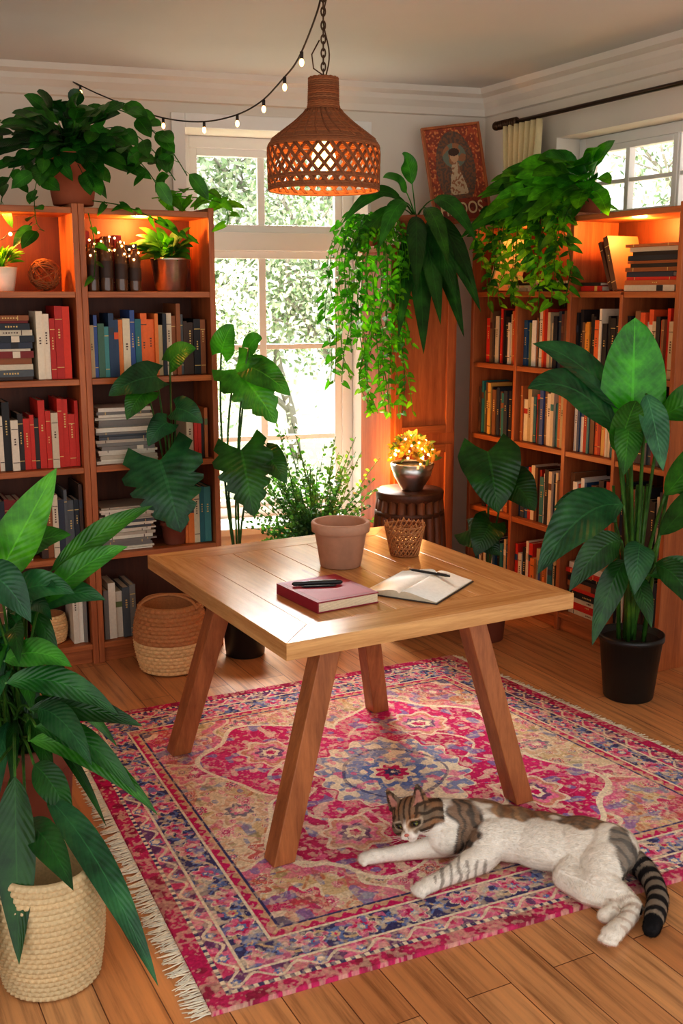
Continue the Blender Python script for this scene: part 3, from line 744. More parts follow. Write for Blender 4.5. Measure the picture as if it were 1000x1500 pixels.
mb=MB(); mb.lathe([(.0005,2.02),(.018,2.024),(.034,2.045),(.037,2.065),(.030,2.085),(.016,2.105),(.013,2.12)],c,20,0); o_=mb.build('bulb',[M_glow]); o_.parent=e
mb=MB(); z=2.295; k=0
while z<2.74:
    lk=[]
    for q in range(14):
        a=q/14*2*math.pi; x=.0065*math.cos(a); zz=.013*math.sin(a)
        lk.append(c+(V3((x,0,zz)) if k%2 else V3((0,x,zz)))+V3((0,0,z+.010)))
    mb.tube(lk,.0026,6,0,(1,1,1),True); z+=.0195; k+=1
mb.lathe([(.0005,2.715),(.03,2.718),(.045,2.735),(.048,2.7499),(.0005,2.7499)],c,24,0)
mb.tube([c+V3((.009*math.sin(z*30)+.009,0,z)) for z in[2.3+.015*k for k in range(29)]],.0022,5,0)
mb.tube([c+V3(p) for p in((0,0,2.30),(-.03,0,2.32),(-.035,0,2.36),(-.012,0,2.40))],.0022,5,0)
o_=mb.build('chain',[M_brass]); o_.parent=e
point('pendant_bulb_light',c+V3((0,0,1.99)),3.2,(1,.5,.16),.03)
sp=[(-1.30,5.57,2.66),(-1.285,5.4,2.645),(-1.119,5.25,2.558),(-.833,5.0,2.43),(-.612,4.75,2.367),(-.4406,4.5,2.35),(-.311,4.25,2.36),(-.2137,4.0,2.393),(-.145,3.8,2.427),(-.0735,3.5,2.504),(-.058,3.425,2.56)]
sp=[V3(p) for p in sp]; mb=MB(); P=[]
for i in range(len(sp)-1):
    a=sp[max(i-1,0)];b=sp[i];c2=sp[i+1];d=sp[min(i+2,len(sp)-1)]
    for j in range(6):
        t=j/6; P.append(.5*((2*b)+(c2-a)*t+(2*a-5*b+4*c2-d)*t*t+(3*b-a-3*c2+d)*t**3))
P.append(sp[-1]); mb.tube(P,.0032,5,0)
for i in(8,19,25,31,37,43,49):
    p=P[i]; mb.tube([p,p+V3((0,0,-.022))],.006,8,0); mb.ell(p+V3((0,0,-.034)),(.008,.008,.013),None,1,seg=10,rings=8)
mb.build('string_lights',[M_wire,M_glow2])
# ------------------------------------------------------------------ stool + bowl
c=V3((.335,5.12,0)); mb=MB()
mb.lathe([(.0005,0),(.14,0),(.15,.02),(.155,.05)],c,40,1); mb.lathe([(.155,.66),(.165,.67),(.168,.70),(.162,.708),(.0005,.708)],c,40,1)
for i in range(20):
    a=2*math.pi*i/20; pts=[]
    for k in range(9):
        t=k/8; r_=.142+.02*math.sin(math.pi*t); pts.append(c+V3((r_*math.cos(a),r_*math.sin(a),.03+.64*t)))
    mb.tube(pts,.0235,8,0)
for z in(.12,.6): mb.lathe([(.164,z-.012),(.172,z-.01),(.172,z+.01),(.164,z+.012)],c,40,1)
mb.build('barrel_stool',[wood('stool_wood',lin((82,44,26)),lin((140,82,48)),(20,20,2),.5),wood('stool_wood_dark',lin((60,34,20)),lin((104,60,36)),(20,20,20),.5)])
mb=MB(); c=V3((.345,5.10,.709)); rr_=random.Random(21)
mb.lathe([(.0005,0),(.05,0),(.055,.01),(.09,.07),(.108,.13),(.104,.13),(.085,.07),(.0005,.02)],c,32,0)
mb.tube([c+V3((.10*math.cos(a),.10*math.sin(a),.13)) for a in[k*.262 for k in range(24)]],.006,6,0,(1,1,1),True)
for i in range(230):
    a=rr_.uniform(0,6.28); r_=.125*math.sqrt(rr_.random()); p=c+V3((r_*math.cos(a),r_*math.sin(a),.13+.12*(1-(r_/.13)**2)+rr_.uniform(-.01,.03)))
    if i%5==0: mb.ell(p,.0065,None,2,seg=8,rings=5)
    else:
        d=V3((rr_.uniform(-1,1),rr_.uniform(-1,1),rr_.uniform(.1,1))).normalized()*.034
        leaf(mb,p-d*.3,p+d*.3+V3((0,0,.005)),p+d,.022,shape='oval',col=vary((.55,.28,.08) if i%3 else (.16,.24,.06),.3),mi=1,ny=4)
mb.build('glowing_flower_bowl',[M_metal,M_leafs,M_glow2])
point('bowl_fairy_light',c+V3((0,-.02,.30)),2.4,(1,.5,.17),.05)
point('cabinet_glow_light',(.17,5.36,.80),10.0,(1,.40,.10),.03)
# ------------------------------------------------------------------ plants
mb=MB(); r_=random.Random(31)
c=at(ML,.62,.16,2.021)
pot(mb,c,.085,.125,.21,0)
for i in range(105):
    a=r_.uniform(0,6.28); rr=r_.uniform(.08,.38); zz=.36-.9*rr*rr*2+r_.uniform(-.12,.12)
    tip=c+V3((math.cos(a)*rr-.02,math.sin(a)*rr*.6-.05,max(zz,.0)+.02)); sz=r_.uniform(.08,.12)
    arc(mb,c+V3((0,0,.18)),tip,.10,sz*.72,col=vary(DG if r_.random()<.6 else MG,.35,r_),mi=1,shape='oval',t0=max(.2,1-sz*1.25/max((tip-c-V3((0,0,.18))).length,.1)),ny=6,nh=(r_.uniform(-.4,.4),-.7,.7),sr=.0025)
for pts in ([(0,0,.19),(.12,-.04,.30),(.26,-.06,.30),(.38,-.05,.2),(.45,-.05,.10)],[(0,0,.19),(-.15,-.08,.22),(-.24,-.14,.08),(-.26,-.2,-.05)],[(0,0,.19),(-.05,-.16,.2),(-.10,-.22,.05),(-.09,-.26,-.09),(-.06,-.26,-.12)],[(0,0,.19),(.1,-.05,.36),(.22,-.02,.42),(.3,0,.38)],[(0,0,.19),(.2,-.08,.25),(.32,-.1,.16),(.38,-.12,.08)],[(0,0,.19),(-.1,-.05,.36),(-.25,-.04,.34),(-.34,-.03,.25)],[(0,0,.19),(.14,-.03,.38),(.28,-.04,.36),(.42,-.04,.24),(.5,-.04,.12)]):
    vine(mb,[c+V3(p) for p in pts],.085,MG,1,.028,'oval',rnd=r_)
mb.build('potted_trailing_plant',[M_terra,M_leaf,M_soil])
mb=MB(); c=at(MC,.18,.07,1.89+.0005); r_=random.Random(41)
pot(mb,c,.075,.10,.15,0); c=c+V3((0,0,.13))
tips=[(.0,5.35,1.98,.07),(.02,5.3,1.78,.08),(.28,5.25,1.44,.10),(.40,5.2,1.36,.11),(.56,5.25,1.60,.11),(.60,5.25,1.44,.10),(.30,5.5,2.33,.09),(.66,5.35,1.90,.09),(.18,5.3,1.86,.09),(.48,5.2,1.50,.10),(.10,5.4,2.12,.07),(.66,5.3,1.66,.10),(.2,5.35,2.2,.08),(.68,5.25,1.56,.10),(.36,5.2,1.66,.1),(.52,5.25,1.78,.09)]
for x,y,z,w in tips:
    arc(mb,c,(x,y,z),.30 if z<2 else .14,w,col=vary(MG if w<.1 else DG,.3,r_),mi=1,shape='lance',t0=.35,ny=12,nh=(0,-.9,.45),wav=.08,sr=.004)
mb.build('potted_peace_lily',[M_terra,M_leaf,M_soil])
mb=MB(); r_=random.Random(43); c=at(MC,.045,.25,1.891)
pot(mb,c,.045,.058,.09,0)
for i in range(28):
    x=-.04+.027*(i%14)+r_.uniform(-.02,.02); y=5.36+r_.uniform(-.08,.05); zb=r_.choice((.90,.92,.95,1.0,1.05,1.15,1.3,1.4)) if x>.10 else r_.choice((1.1,1.2,1.3,1.4,1.5))
    t=c+V3((0,0,.08)); pts=[t,V3((x*.6+t.x*.4,(t.y+y)/2,2.0+r_.uniform(-.02,.05))),V3((x,y,1.86))]
    z=1.7
    while z>zb: pts.append(V3((x+r_.uniform(-.03,.03)+(.0 if z>1.2 else .03),y+r_.uniform(-.02,.02),z))); z-=.16
    if len(pts)>3: vine(mb,pts,r_.uniform(.034,.046),BG if i%2 else (.06,.24,.02),1,.032,'heart',rnd=r_)
mb.build('trailing_pothos_vine',[M_terra,M_leafs,M_soil])
# right bookcase-top plants
r_=random.Random(51)
mb=MB(); c=at(MR,.34,.14,2.021); pot(mb,c,.07,.09,.12,0)
for i in range(95):
    a=r_.uniform(0,6.28); rr=r_.uniform(.1,.42)
    p1=c+V3((math.cos(a)*rr*1.0,math.sin(a)*rr*.6-.14,r_.uniform(-.10,.22)-rr*.35+.06)); p1.z=max(p1.z,c.z+.02) if p1.y>c.y-.15 else p1.z
    if p1.x<.66 and p1.z>1.98: continue
    arc(mb,c+V3((0,0,.11)),p1,.10,r_.uniform(.05,.10),col=vary(BG if r_.random()<.6 else MG,.35,r_),mi=1,shape='lance',t0=.4,ny=8,nh=(r_.uniform(-.3,.3),-.7,.7),sr=.003,wav=.08)
for i in range(28):
    x=.18+.024*i+r_.uniform(-.02,.02); zb=r_.uniform(1.50,1.84)
    pts=[c+V3((0,0,.11)),at(MR,x,.02,2.10),at(MR,x,-.05,2.04)]
    z=1.95
    while z>zb: pts.append(at(MR,x+r_.uniform(-.02,.02),-.06+r_.uniform(-.02,.02),z)); z-=.09
    vine(mb,pts,r_.uniform(.04,.065),BG if i%3 else MG,1,.024,'heart',rnd=r_)
mb.build('bushy_shelf_top_plant',[M_terra,M_leafs,M_soil])
mb=MB(); c=at(MR,.72,.16,2.021); pot(mb,c,.06,.08,.09,0)
for x,z,w in((.05,.22,.11),(.15,.18,.11),(.25,.15,.11),(-.05,.22,.11),(-.15,.20,.11),(-.25,.16,.10),(.3,.06,.10),(.22,-.02,.11),(-.3,.06,.10),(.1,.08,.11),(0,.14,.11),(-.12,.04,.11),(.46,.16,.07),(.42,-.06,.08),(.40,.22,.08),(-.02,-.06,.11),(.12,-.10,.10),(-.2,-.08,.10),(-.38,.20,.09),(-.42,.12,.09),(.32,.18,.09),(-.34,-.04,.09),(-.1,.12,.11),(.2,.10,.11),(-.22,.08,.11),(.04,.02,.11),(.52,.06,.07),(.5,.24,.06)):
    p1=at(MR,.72+x,-.12+r_.uniform(-.06,.05),2.04+z)
    arc(mb,c+V3((0,0,.08)),p1,.12,w,col=vary((.10,.36,.02) if r_.random()<.6 else MG,.4,r_),mi=1,shape='paddle',t0=.35,ny=10,nh=(-.3+r_.uniform(-.3,.3),-.8,.5),sr=.004,wav=.10)
mb.build('potted_tropical_plant',[M_terra,M_leafs,M_soil])
# monstera
r_=random.Random(61)
mb=MB(); c=at(ML,1.0,.085,ZS[1]+.0145); pot(mb,c,.05,.068,.11,0); b0=c+V3((0,0,.10))
def bigleaf(mb,base,ctr,tip,W,shape='monstera',col=BLG,nh=(0,-.85,.5),t0=0.0,stem=None,**k):
    ctr=V3(ctr);tip=V3(tip);base=V3(base)
    mid=(base+ctr)/2+V3((0,0,.12)) if stem is None else V3(stem)
    mb.tube([bez(base,mid,ctr,i/10) for i in range(11)],[.006-.0002*i for i in range(11)],6,1,(.05,.14,.04))
    leaf(mb,ctr,(ctr+tip)/2+V3((0,-.03,.035)),tip,W,nh=nh,shape=shape,col=vary(col,.2),mi=1,ny=18,fold=.12,wav=.08,**k)
bigleaf(mb,b0,(-.80,4.62,.93),(-.70,4.50,.63),.38)
bigleaf(mb,b0,(-.80,4.60,1.30),(-1.0,4.55,1.22),.16,'heart')
bigleaf(mb,b0,(-.74,4.60,1.36),(-.62,4.56,1.42),.12,'heart',MG)
bigleaf(mb,b0,(-.72,4.60,1.16),(-.60,4.56,1.10),.13,'heart')
bigleaf(mb,b0,(-.76,4.60,1.10),(-.84,4.56,1.0),.12,'heart')
bigleaf(mb,b0,(-.84,4.58,1.24),(-.92,4.52,1.12),.13,'heart',MG)
mb.build('potted_monstera',[M_terra2,M_leaf,M_soil])
mb=MB(); c=V3((-.45,4.72,0)); pot(mb,c,.09,.115,.22,0); b0=c+V3((0,0,.2))
bigleaf(mb,b0,(-.46,4.62,1.33),(-.28,4.55,1.10),.25,'monstera',MG,stem=(-.56,4.66,.9))
bigleaf(mb,b0,(-.40,4.62,1.34),(-.22,4.56,1.22),.15,'heart',MG,stem=(-.5,4.66,.9))
bigleaf(mb,b0,(-.44,4.60,.98),(-.38,4.50,.70),.28,'monstera',DG,stem=(-.5,4.6,.7))
bigleaf(mb,b0,(-.52,4.62,1.40),(-.46,4.58,1.52),.12,'heart',MG,stem=(-.56,4.66,.9))
bigleaf(mb,b0,(-.40,4.62,1.42),(-.34,4.6,1.46),.09,'heart',MG,stem=(-.5,4.66,1.0))
bigleaf(mb,b0,(-.34,4.62,.96),(-.24,4.54,.84),.14,'heart',DG,stem=(-.5,4.6,.7))
mb.build('potted_monstera',[M_black,M_leaf,M_soil])
mb=MB(); c=V3((-.13,5.20,0)); pot(mb,c,.12,.15,.34,0); r_=random.Random(71)
for i in range(230):
    a=r_.uniform(0,6.28); rr=r_.uniform(.05,.38); top=c+V3((math.cos(a)*rr*1.15,math.sin(a)*rr*.55,r_.uniform(.42,.85)-rr*.3+(.25 if r_.random()<.2 else 0)))
    if top.x>.20: continue
    P0=c+V3((r_.uniform(-.05,.05),r_.uniform(-.05,.05),.30)); cc=(P0+top)/2+V3((0,0,.1))
    mb.tube([bez(P0,cc,top,k/5) for k in range(6)],.0016,4,1,(.06,.15,.05))
    for k in range(16):
        t=.3+.7*k/16; p=bez(P0,cc,top,t); d=V3((r_.uniform(-1,1),r_.uniform(-1,1),r_.uniform(-.3,.8))).normalized()*r_.uniform(.018,.032)
        leaf(mb,p,p+d*.5+V3((0,0,.003)),p+d,.015,shape='oval',col=vary((.08,.18,.09),.4,r_),mi=1,ny=3,nh=(r_.uniform(-1,1),-.8,.5))
mb.build('bushy_potted_herb_plant',[M_terra2,M_leafs,M_soil])
mb=MB(); c=V3((.70,4.95,0)); pot(mb,c,.09,.11,.2,0); b0=c+V3((0,0,.18)); 
bigleaf(mb,b0,(.68,4.88,.93),(.72,4.78,.66),.30,'heart',DG,stem=(.70,4.9,.7))
bigleaf(mb,b0,(.60,4.90,.55),(.74,4.80,.45),.17,'heart',DG,stem=(.66,4.9,.4))
bigleaf(mb,b0,(.78,4.90,.80),(.90,4.82,.66),.20,'heart',DG,stem=(.72,4.9,.6))
bigleaf(mb,b0,(.70,4.84,.60),(.62,4.76,.46),.17,'heart',DG,stem=(.70,4.9,.5))
mb.build('potted_alocasia',[M_terra2,M_leaf,M_soil])
# big right plant
mb=MB(); c=V3((1.20,4.19,0)); r_=random.Random(81)
mb.lathe([(.0005,0),(.098,0),(.102,.005),(.128,.25),(.135,.252),(.135,.275),(.126,.275),(.122,.245),(.0005,.245)],c,40,0); mb.lathe([(.0005,.25),(.122,.248)],c,20,2)
b0=c+V3((0,0,.24))
def pl(ctr,tip,W,col,shape='lance',nh=(0,-.9,.3),off=(0,0),arch=.04,fold=.2,stem=None):
    ctr=V3(ctr);tip=V3(tip);bb=b0+V3((off[0],off[1],0))
    mid=V3((bb.x*.6+ctr.x*.4,bb.y*.6+ctr.y*.4,(bb.z+ctr.z)/2+.08))
    mb.tube([bez(bb,mid,ctr,i/10) for i in range(11)],[.011-.0006*i for i in range(11)],6,1,(.06,.17,.03))
    leaf(mb,ctr,(ctr+tip)/2+V3((0,0,arch)),tip,W,nh=nh,shape=shape,col=col,mi=1,ny=16,fold=fold,wav=.06)
pl((1.13,4.10,1.05),(1.13,4.14,1.56),.26,(.04,.32,.012),'paddle',off=(-.02,0),arch=0,fold=.10)
pl((1.08,4.10,1.12),(.70,4.0,1.30),.19,BLG,arch=.16,nh=(0,-.75,.7))
pl((1.10,4.12,1.20),(.74,4.15,1.46),.16,BLG,arch=.10,nh=(.2,-.7,.7))
pl((1.24,4.1,1.18),(1.48,3.95,1.32),.14,MG,arch=.03)
pl((1.15,4.0,1.28),(1.20,3.9,1.0),.11,(.05,.20,.10),arch=.04)
pl((1.06,4.02,1.05),(1.10,3.95,1.26),.12,MG,'paddle')
pl((1.10,4.02,1.18),(1.06,3.92,.98),.11,MG)
pl((1.26,4.05,.88),(1.42,3.9,1.18),.12,MG,arch=.0)
pl((1.25,4.05,.72),(1.44,3.85,1.02),.11,DG,arch=.03)
pl((1.10,4.05,.84),(.76,3.98,.58),.20,BLG,arch=.18,nh=(0,-.7,.7))
pl((1.10,4.05,.70),(.88,3.95,.52),.13,DG,arch=.10)
pl((1.12,4.05,.62),(.98,3.95,.30),.11,DG,arch=.10)
pl((1.16,4.0,.70),(1.12,3.9,.52),.12,BLG,arch=.08)
pl((1.24,4.05,.60),(1.38,3.9,.42),.11,DG,arch=.10)
pl((1.22,4.08,.55),(1.46,4.0,.55),.10,MG,arch=.08)
pl((1.15,4.05,.56),(1.20,3.92,.38),.08,DG,arch=.06)
pl((1.10,4.15,.75),(.86,4.2,.80),.13,DG,arch=.10)
pl((1.28,4.1,.9),(1.50,4.05,.85),.13,DG,arch=.10)
for i in range(9): 
    o2=(r_.uniform(-.06,.06),r_.uniform(-.05,.05)); bb=b0+V3((*o2,0)); mb.tube([bb,bb+V3((o2[0]*.5,-.02,.35)),bb+V3((o2[0]*1.3,-.04,.66))],[.010,.009,.006],6,1,(.07,.19,.03))
mb.build('potted_bird_of_paradise',[M_black,M_leaf,M_soil])
# foreground left plant
mb=MB(); c=V3((-.935,2.88,0)); r_=random.Random(91)
pot(mb,c,.12,.165,.40,0); b0=c+V3((0,0,.36))
def fl(ctr,tip,W,col=DG,arch=.05,nh=(0,-.8,.55),off=None,shape='lance'):
    ctr=V3(ctr);tip=V3(tip);o2=off or (r_.uniform(-.05,.05),r_.uniform(-.05,.05)); bb=b0+V3((*o2,0))
    mid=V3((bb.x*.65+ctr.x*.35,bb.y*.65+ctr.y*.35,max(bb.z,ctr.z)*.6+min(bb.z,ctr.z)*.4+.08))
    mb.tube([bez(bb,mid,ctr,i/8) for i in range(9)],[.006-.0003*i for i in range(9)],5,1,(.06,.17,.03))
    leaf(mb,ctr,(ctr+tip)/2+V3((0,0,arch)),tip,W*.86,nh=nh,shape=shape,col=vary(col,.3,r_),mi=1,ny=14,fold=.24,wav=.09)
G2=(.06,.26,.012)
fl((-.93,2.7,.88),(-.735,2.7,1.21),.14,G2,0.0,(0,-1,.1)); fl((-.98,2.75,.85),(-.90,2.7,1.12),.13,BLG,.0,(0,-1,.1)); fl((-.90,2.8,.95),(-.72,2.75,1.02),.09,MG,.03)
fl((-.78,2.75,.92),(-.50,2.75,1.10),.08,MG,.03); fl((-.80,2.7,.84),(-.56,2.7,1.0),.09,MG,.05); fl((-.86,2.72,.82),(-.62,2.68,.86),.10,BLG,.07)
fl((-.88,2.65,.86),(-.68,2.6,.90),.10,BLG,.07); fl((-.92,2.6,.95),(-.78,2.55,.84),.12,BLG,.08)
fl((-.87,2.6,.72),(-.67,2.5,.74),.09,MG,.06); fl((-.87,2.6,.66),(-.58,2.6,.57),.09,DG,.09); fl((-.82,2.62,.58),(-.52,2.6,.54),.08,DG,.05)
fl((-.80,2.6,.54),(-.52,2.5,.40),.08,DG,.10); fl((-.82,2.6,.50),(-.47,2.5,.34),.08,MG,.12); fl((-.8,2.62,.58),(-.62,2.45,.50),.09,BLG,.08)
fl((-.74,2.45,.42),(-.42,2.16,.09),.09,BLG,.12,(.3,-.7,.6)); fl((-.78,2.35,.52),(-.74,2.17,.14),.115,DG,.05,(0,-1,.2))
fl((-.84,2.3,.34),(-.86,2.12,.02),.12,DG,.04,(0,-1,.3)); fl((-.76,2.35,.40),(-.60,2.15,.34),.09,DG,.06); fl((-.86,2.3,.48),(-.90,2.2,.20),.11,DG,.04,(0,-1,.2))
fl((-.78,2.5,.48),(-.66,2.4,.36),.09,DG,.05)
for i in range(95):
    a=r_.uniform(-3.3,.5); rr=r_.uniform(.10,.34); ctr=b0+V3((math.cos(a)*rr*.5,math.sin(a)*rr*.5,r_.uniform(.08,.46))); tip=ctr+V3((math.cos(a)*rr*.9,math.sin(a)*rr*.8,r_.uniform(-.20,.14)))
    if tip.x/tip.y>-.268 and tip.z>.42: continue
    fl(ctr,tip,r_.uniform(.035,.065),(DG,BLG,DG,MG)[i%4],.07)
mb.build('potted_peace_lily',[M_terra2,M_leaf,M_soil])
# baskets
mb=MB(); CRC=lin((206,180,138))
woven(mb,lambda t:(.112+.018*math.sin(math.pi*t*.9),.004+.30*t),(-.715,2.335,0),22,44,.0045,0,lambda t:vary(CRC,.06))
mb.lathe([(.0005,.004),(.112,.004)],(-.715,2.335,0),40,0,CRC); mb.lathe([(.118,.304),(.112,.308),(.104,.302),(.104,.02),(.0005,.02)],(-.715,2.335,0),40,0,CRC)
mb.build('crochet_basket',[M_wick])
mb=MB(); c=(-.765,4.535,0); c1=lin((182,124,78)); c2=lin((226,186,134))
woven(mb,lambda t:(.115+.045*math.sin(math.pi*(t*.75+.12)),.004+.30*t),c,17,30,.006,0,lambda t:vary(c2 if t<.42 else c1,.12))
mb.lathe([(.0005,.004),(.13,.004)],c,40,0,c1); mb.lathe([(.135,.304),(.128,.31),(.12,.30),(.12,.02),(.0005,.02)],c,40,0,c1)
for s_ in(-1,1): mb.tube([V3(c)+V3((s_*.128*math.cos(t),-.02+(t-1.57)*.03,.29+.055*math.sin(t))) for t in [.0+.314*k for k in range(11)]],.007,6,0,c1)
mb.build('wicker_basket',[M_wick])
mb=MB(); c=at(ML,.41,.13,ZS[0]+.0145)
woven(mb,lambda t:(.06+.018*math.sin(math.pi*(t*.8+.1)),.002+.13*t),c,10,22,.004,0,lambda t:vary(c2,.1),96); mb.lathe([(.0005,.002),(.06,.002)],c,30,0,c1); mb.lathe([(.064,.13),(.058,.13),(.058,.01),(.0005,.01)],c,30,0,c1)
mb.build('wicker_basket',[M_wick])
# ------------------------------------------------------------------ CAT
def unit(v): return V3(v).normalized()
HC=V3((.212,2.885,.138)); HS=1.27
Fv=unit((-.34,-.88,-.16)); Uv=V3((-.42,-.05,.90)); Uv=(Uv-Fv*Uv.dot(Fv)).normalized(); Sv=Fv.cross(Uv)
HM=Matrix((Sv,Fv,Uv)).transposed()
def hp(x,y,z): return HC+HM@V3((x,y,z))*HS
def hr(*r): return tuple(x*HS for x in r)
cb=MB()
def limb(pts):
    P=[V3(p[:3]) for p in pts]; Rr=[p[3] for p in pts]
    for i in range(len(P)-1):
        n=max(3,int((P[i+1]-P[i]).length/.008))
        for k in range(n+1):
            t=k/n; cb.ell(P[i].lerp(P[i+1],t),Rr[i]+(Rr[i+1]-Rr[i])*t,seg=14,rings=9)
ax=V3((.955,-.30,0)).normalized(); BM=Matrix((ax,V3((-ax.y,ax.x,0)),V3((0,0,1)))).transposed()
cb.ell((.415,2.915,.086),(.125,.092,.078),BM,seg=24,rings=16)
cb.ell((.50,2.885,.080),(.14,.104,.074),BM,seg=24,rings=16)
cb.ell((.60,2.845,.078),(.15,.110,.073),BM,seg=24,rings=16)
cb.ell((.70,2.815,.080),(.12,.106,.075),BM,seg=24,rings=16)
cb.ell((.770,2.790,.080),(.085,.088,.070),BM,seg=24,rings=16)
limb([(.39,2.91,.095,.070),(.31,2.905,.118,.060),(.245,2.895,.130,.052)])
cb.ell((.31,2.865,.075),(.055,.045,.05),seg=16,rings=12)
limb([(.36,2.90,.06,.055),(.29,2.880,.042,.036),(.20,2.862,.034,.026),(.125,2.845,.031,.0215),(.095,2.838,.031,.023)])
cb.ell((.080,2.832,.031),(.030,.024,.019),seg=14,rings=9)
limb([(.435,2.85,.080,.066),(.400,2.79,.056,.046),(.335,2.745,.040,.031),(.272,2.705,.032,.0235),(.240,2.682,.031,.024)])
cb.ell((.226,2.669,.031),(.030,.026,.019),Matrix.Rotation(.6,3,'Z'),seg=14,rings=9)
PAWS=((.080,2.832,-1,-.25),(.226,2.669,-.75,-.65),(.693,2.450,-.55,-.83))
for px_,py_,dx,dy in PAWS:
    dv=V3((dx,dy,0)).normalized(); sv=V3((-dv.y,dv.x,0))
    for k in(-1.5,-.5,.5,1.5): cb.ell(V3((px_,py_,.025))+dv*(.024-.004*abs(k))+sv*k*.0115,(.0095,.0095,.011),seg=10,rings=7)
limb([(.760,2.785,.080,.080),(.728,2.715,.066,.068),(.712,2.660,.054,.050),(.760,2.607,.042,.033),(.785,2.57,.034,.025),(.750,2.515,.031,.0225),(.710,2.468,.031,.025)])
cb.ell((.697,2.454,.031),(.028,.029,.019),seg=14,rings=9)
limb([(.68,2.78,.055,.064),(.640,2.71,.042,.046),(.675,2.64,.034,.033),(.73,2.60,.030,.024),(.725,2.56,.030,.021),(.70,2.54,.028,.020)])
cb.ell(HC,hr(.050,.047,.043),HM,seg=24,rings=16)
for s_ in(-1,1):
    cb.ell(hp(.027*s_,.014,-.012),hr(.027,.028,.024),HM)
    cb.ell(hp(.0095*s_,.050,-.017),hr(.0125,.0125,.0105),HM)
    cb.ell(hp(.021*s_,.034,.014),hr(.014,.012,.008),HM)
cb.ell(hp(0,.042,-.012),hr(.018,.018,.015),HM)
cb.ell(hp(0,.042,-.029),hr(.0125,.013,.009),HM); cb.ell(hp(0,.041,.006),hr(.0095,.018,.011),HM)
for sd in(-1,1):
    for k in range(26):
        t=k/25; cb.ell(hp(sd*(.029+.011*t),-.002-.006*t,.022+.050*t),hr(.0235*(1-t)**.7+.0025,.0065*(1-t)+.0022,.005),HM,seg=12,rings=8)
TP=[V3(p) for p in((.825,2.785,.062),(.862,2.745,.045),(.872,2.68,.036),(.862,2.61,.035),(.835,2.54,.035),(.805,2.475,.033))]
limb([(.79,2.79,.07,.045)]+[(*p,r) for p,r in zip(TP,(.036,.031,.029,.029,.028,.022))])
src=cb.build('cat_src',[])
md=src.modifiers.new('r','REMESH'); md.mode='VOXEL'; md.voxel_size=.0034; md.use_smooth_shade=True
md=src.modifiers.new('s','SMOOTH'); md.factor=.5; md.iterations=4
dg=bpy.context.evaluated_depsgraph_get(); dg.update()
cme=bpy.data.meshes.new_from_object(src.evaluated_get(dg)); bpy.data.objects.remove(src)
WHT=lin((248,240,228)); BRN=lin((166,120,84)); GRY=lin((132,114,96)); DKS=lin((52,42,36)); PNKc=lin((214,150,136))
HI=HM.transposed()
def mixv(a,b,t): t=max(0,min(1,t)); return tuple(x*(1-t)+y*t for x,y in zip(a,b))
def sstep(a,b,x): t=max(0,min(1,(x-a)/(b-a))); return t*t*(3-2*t)
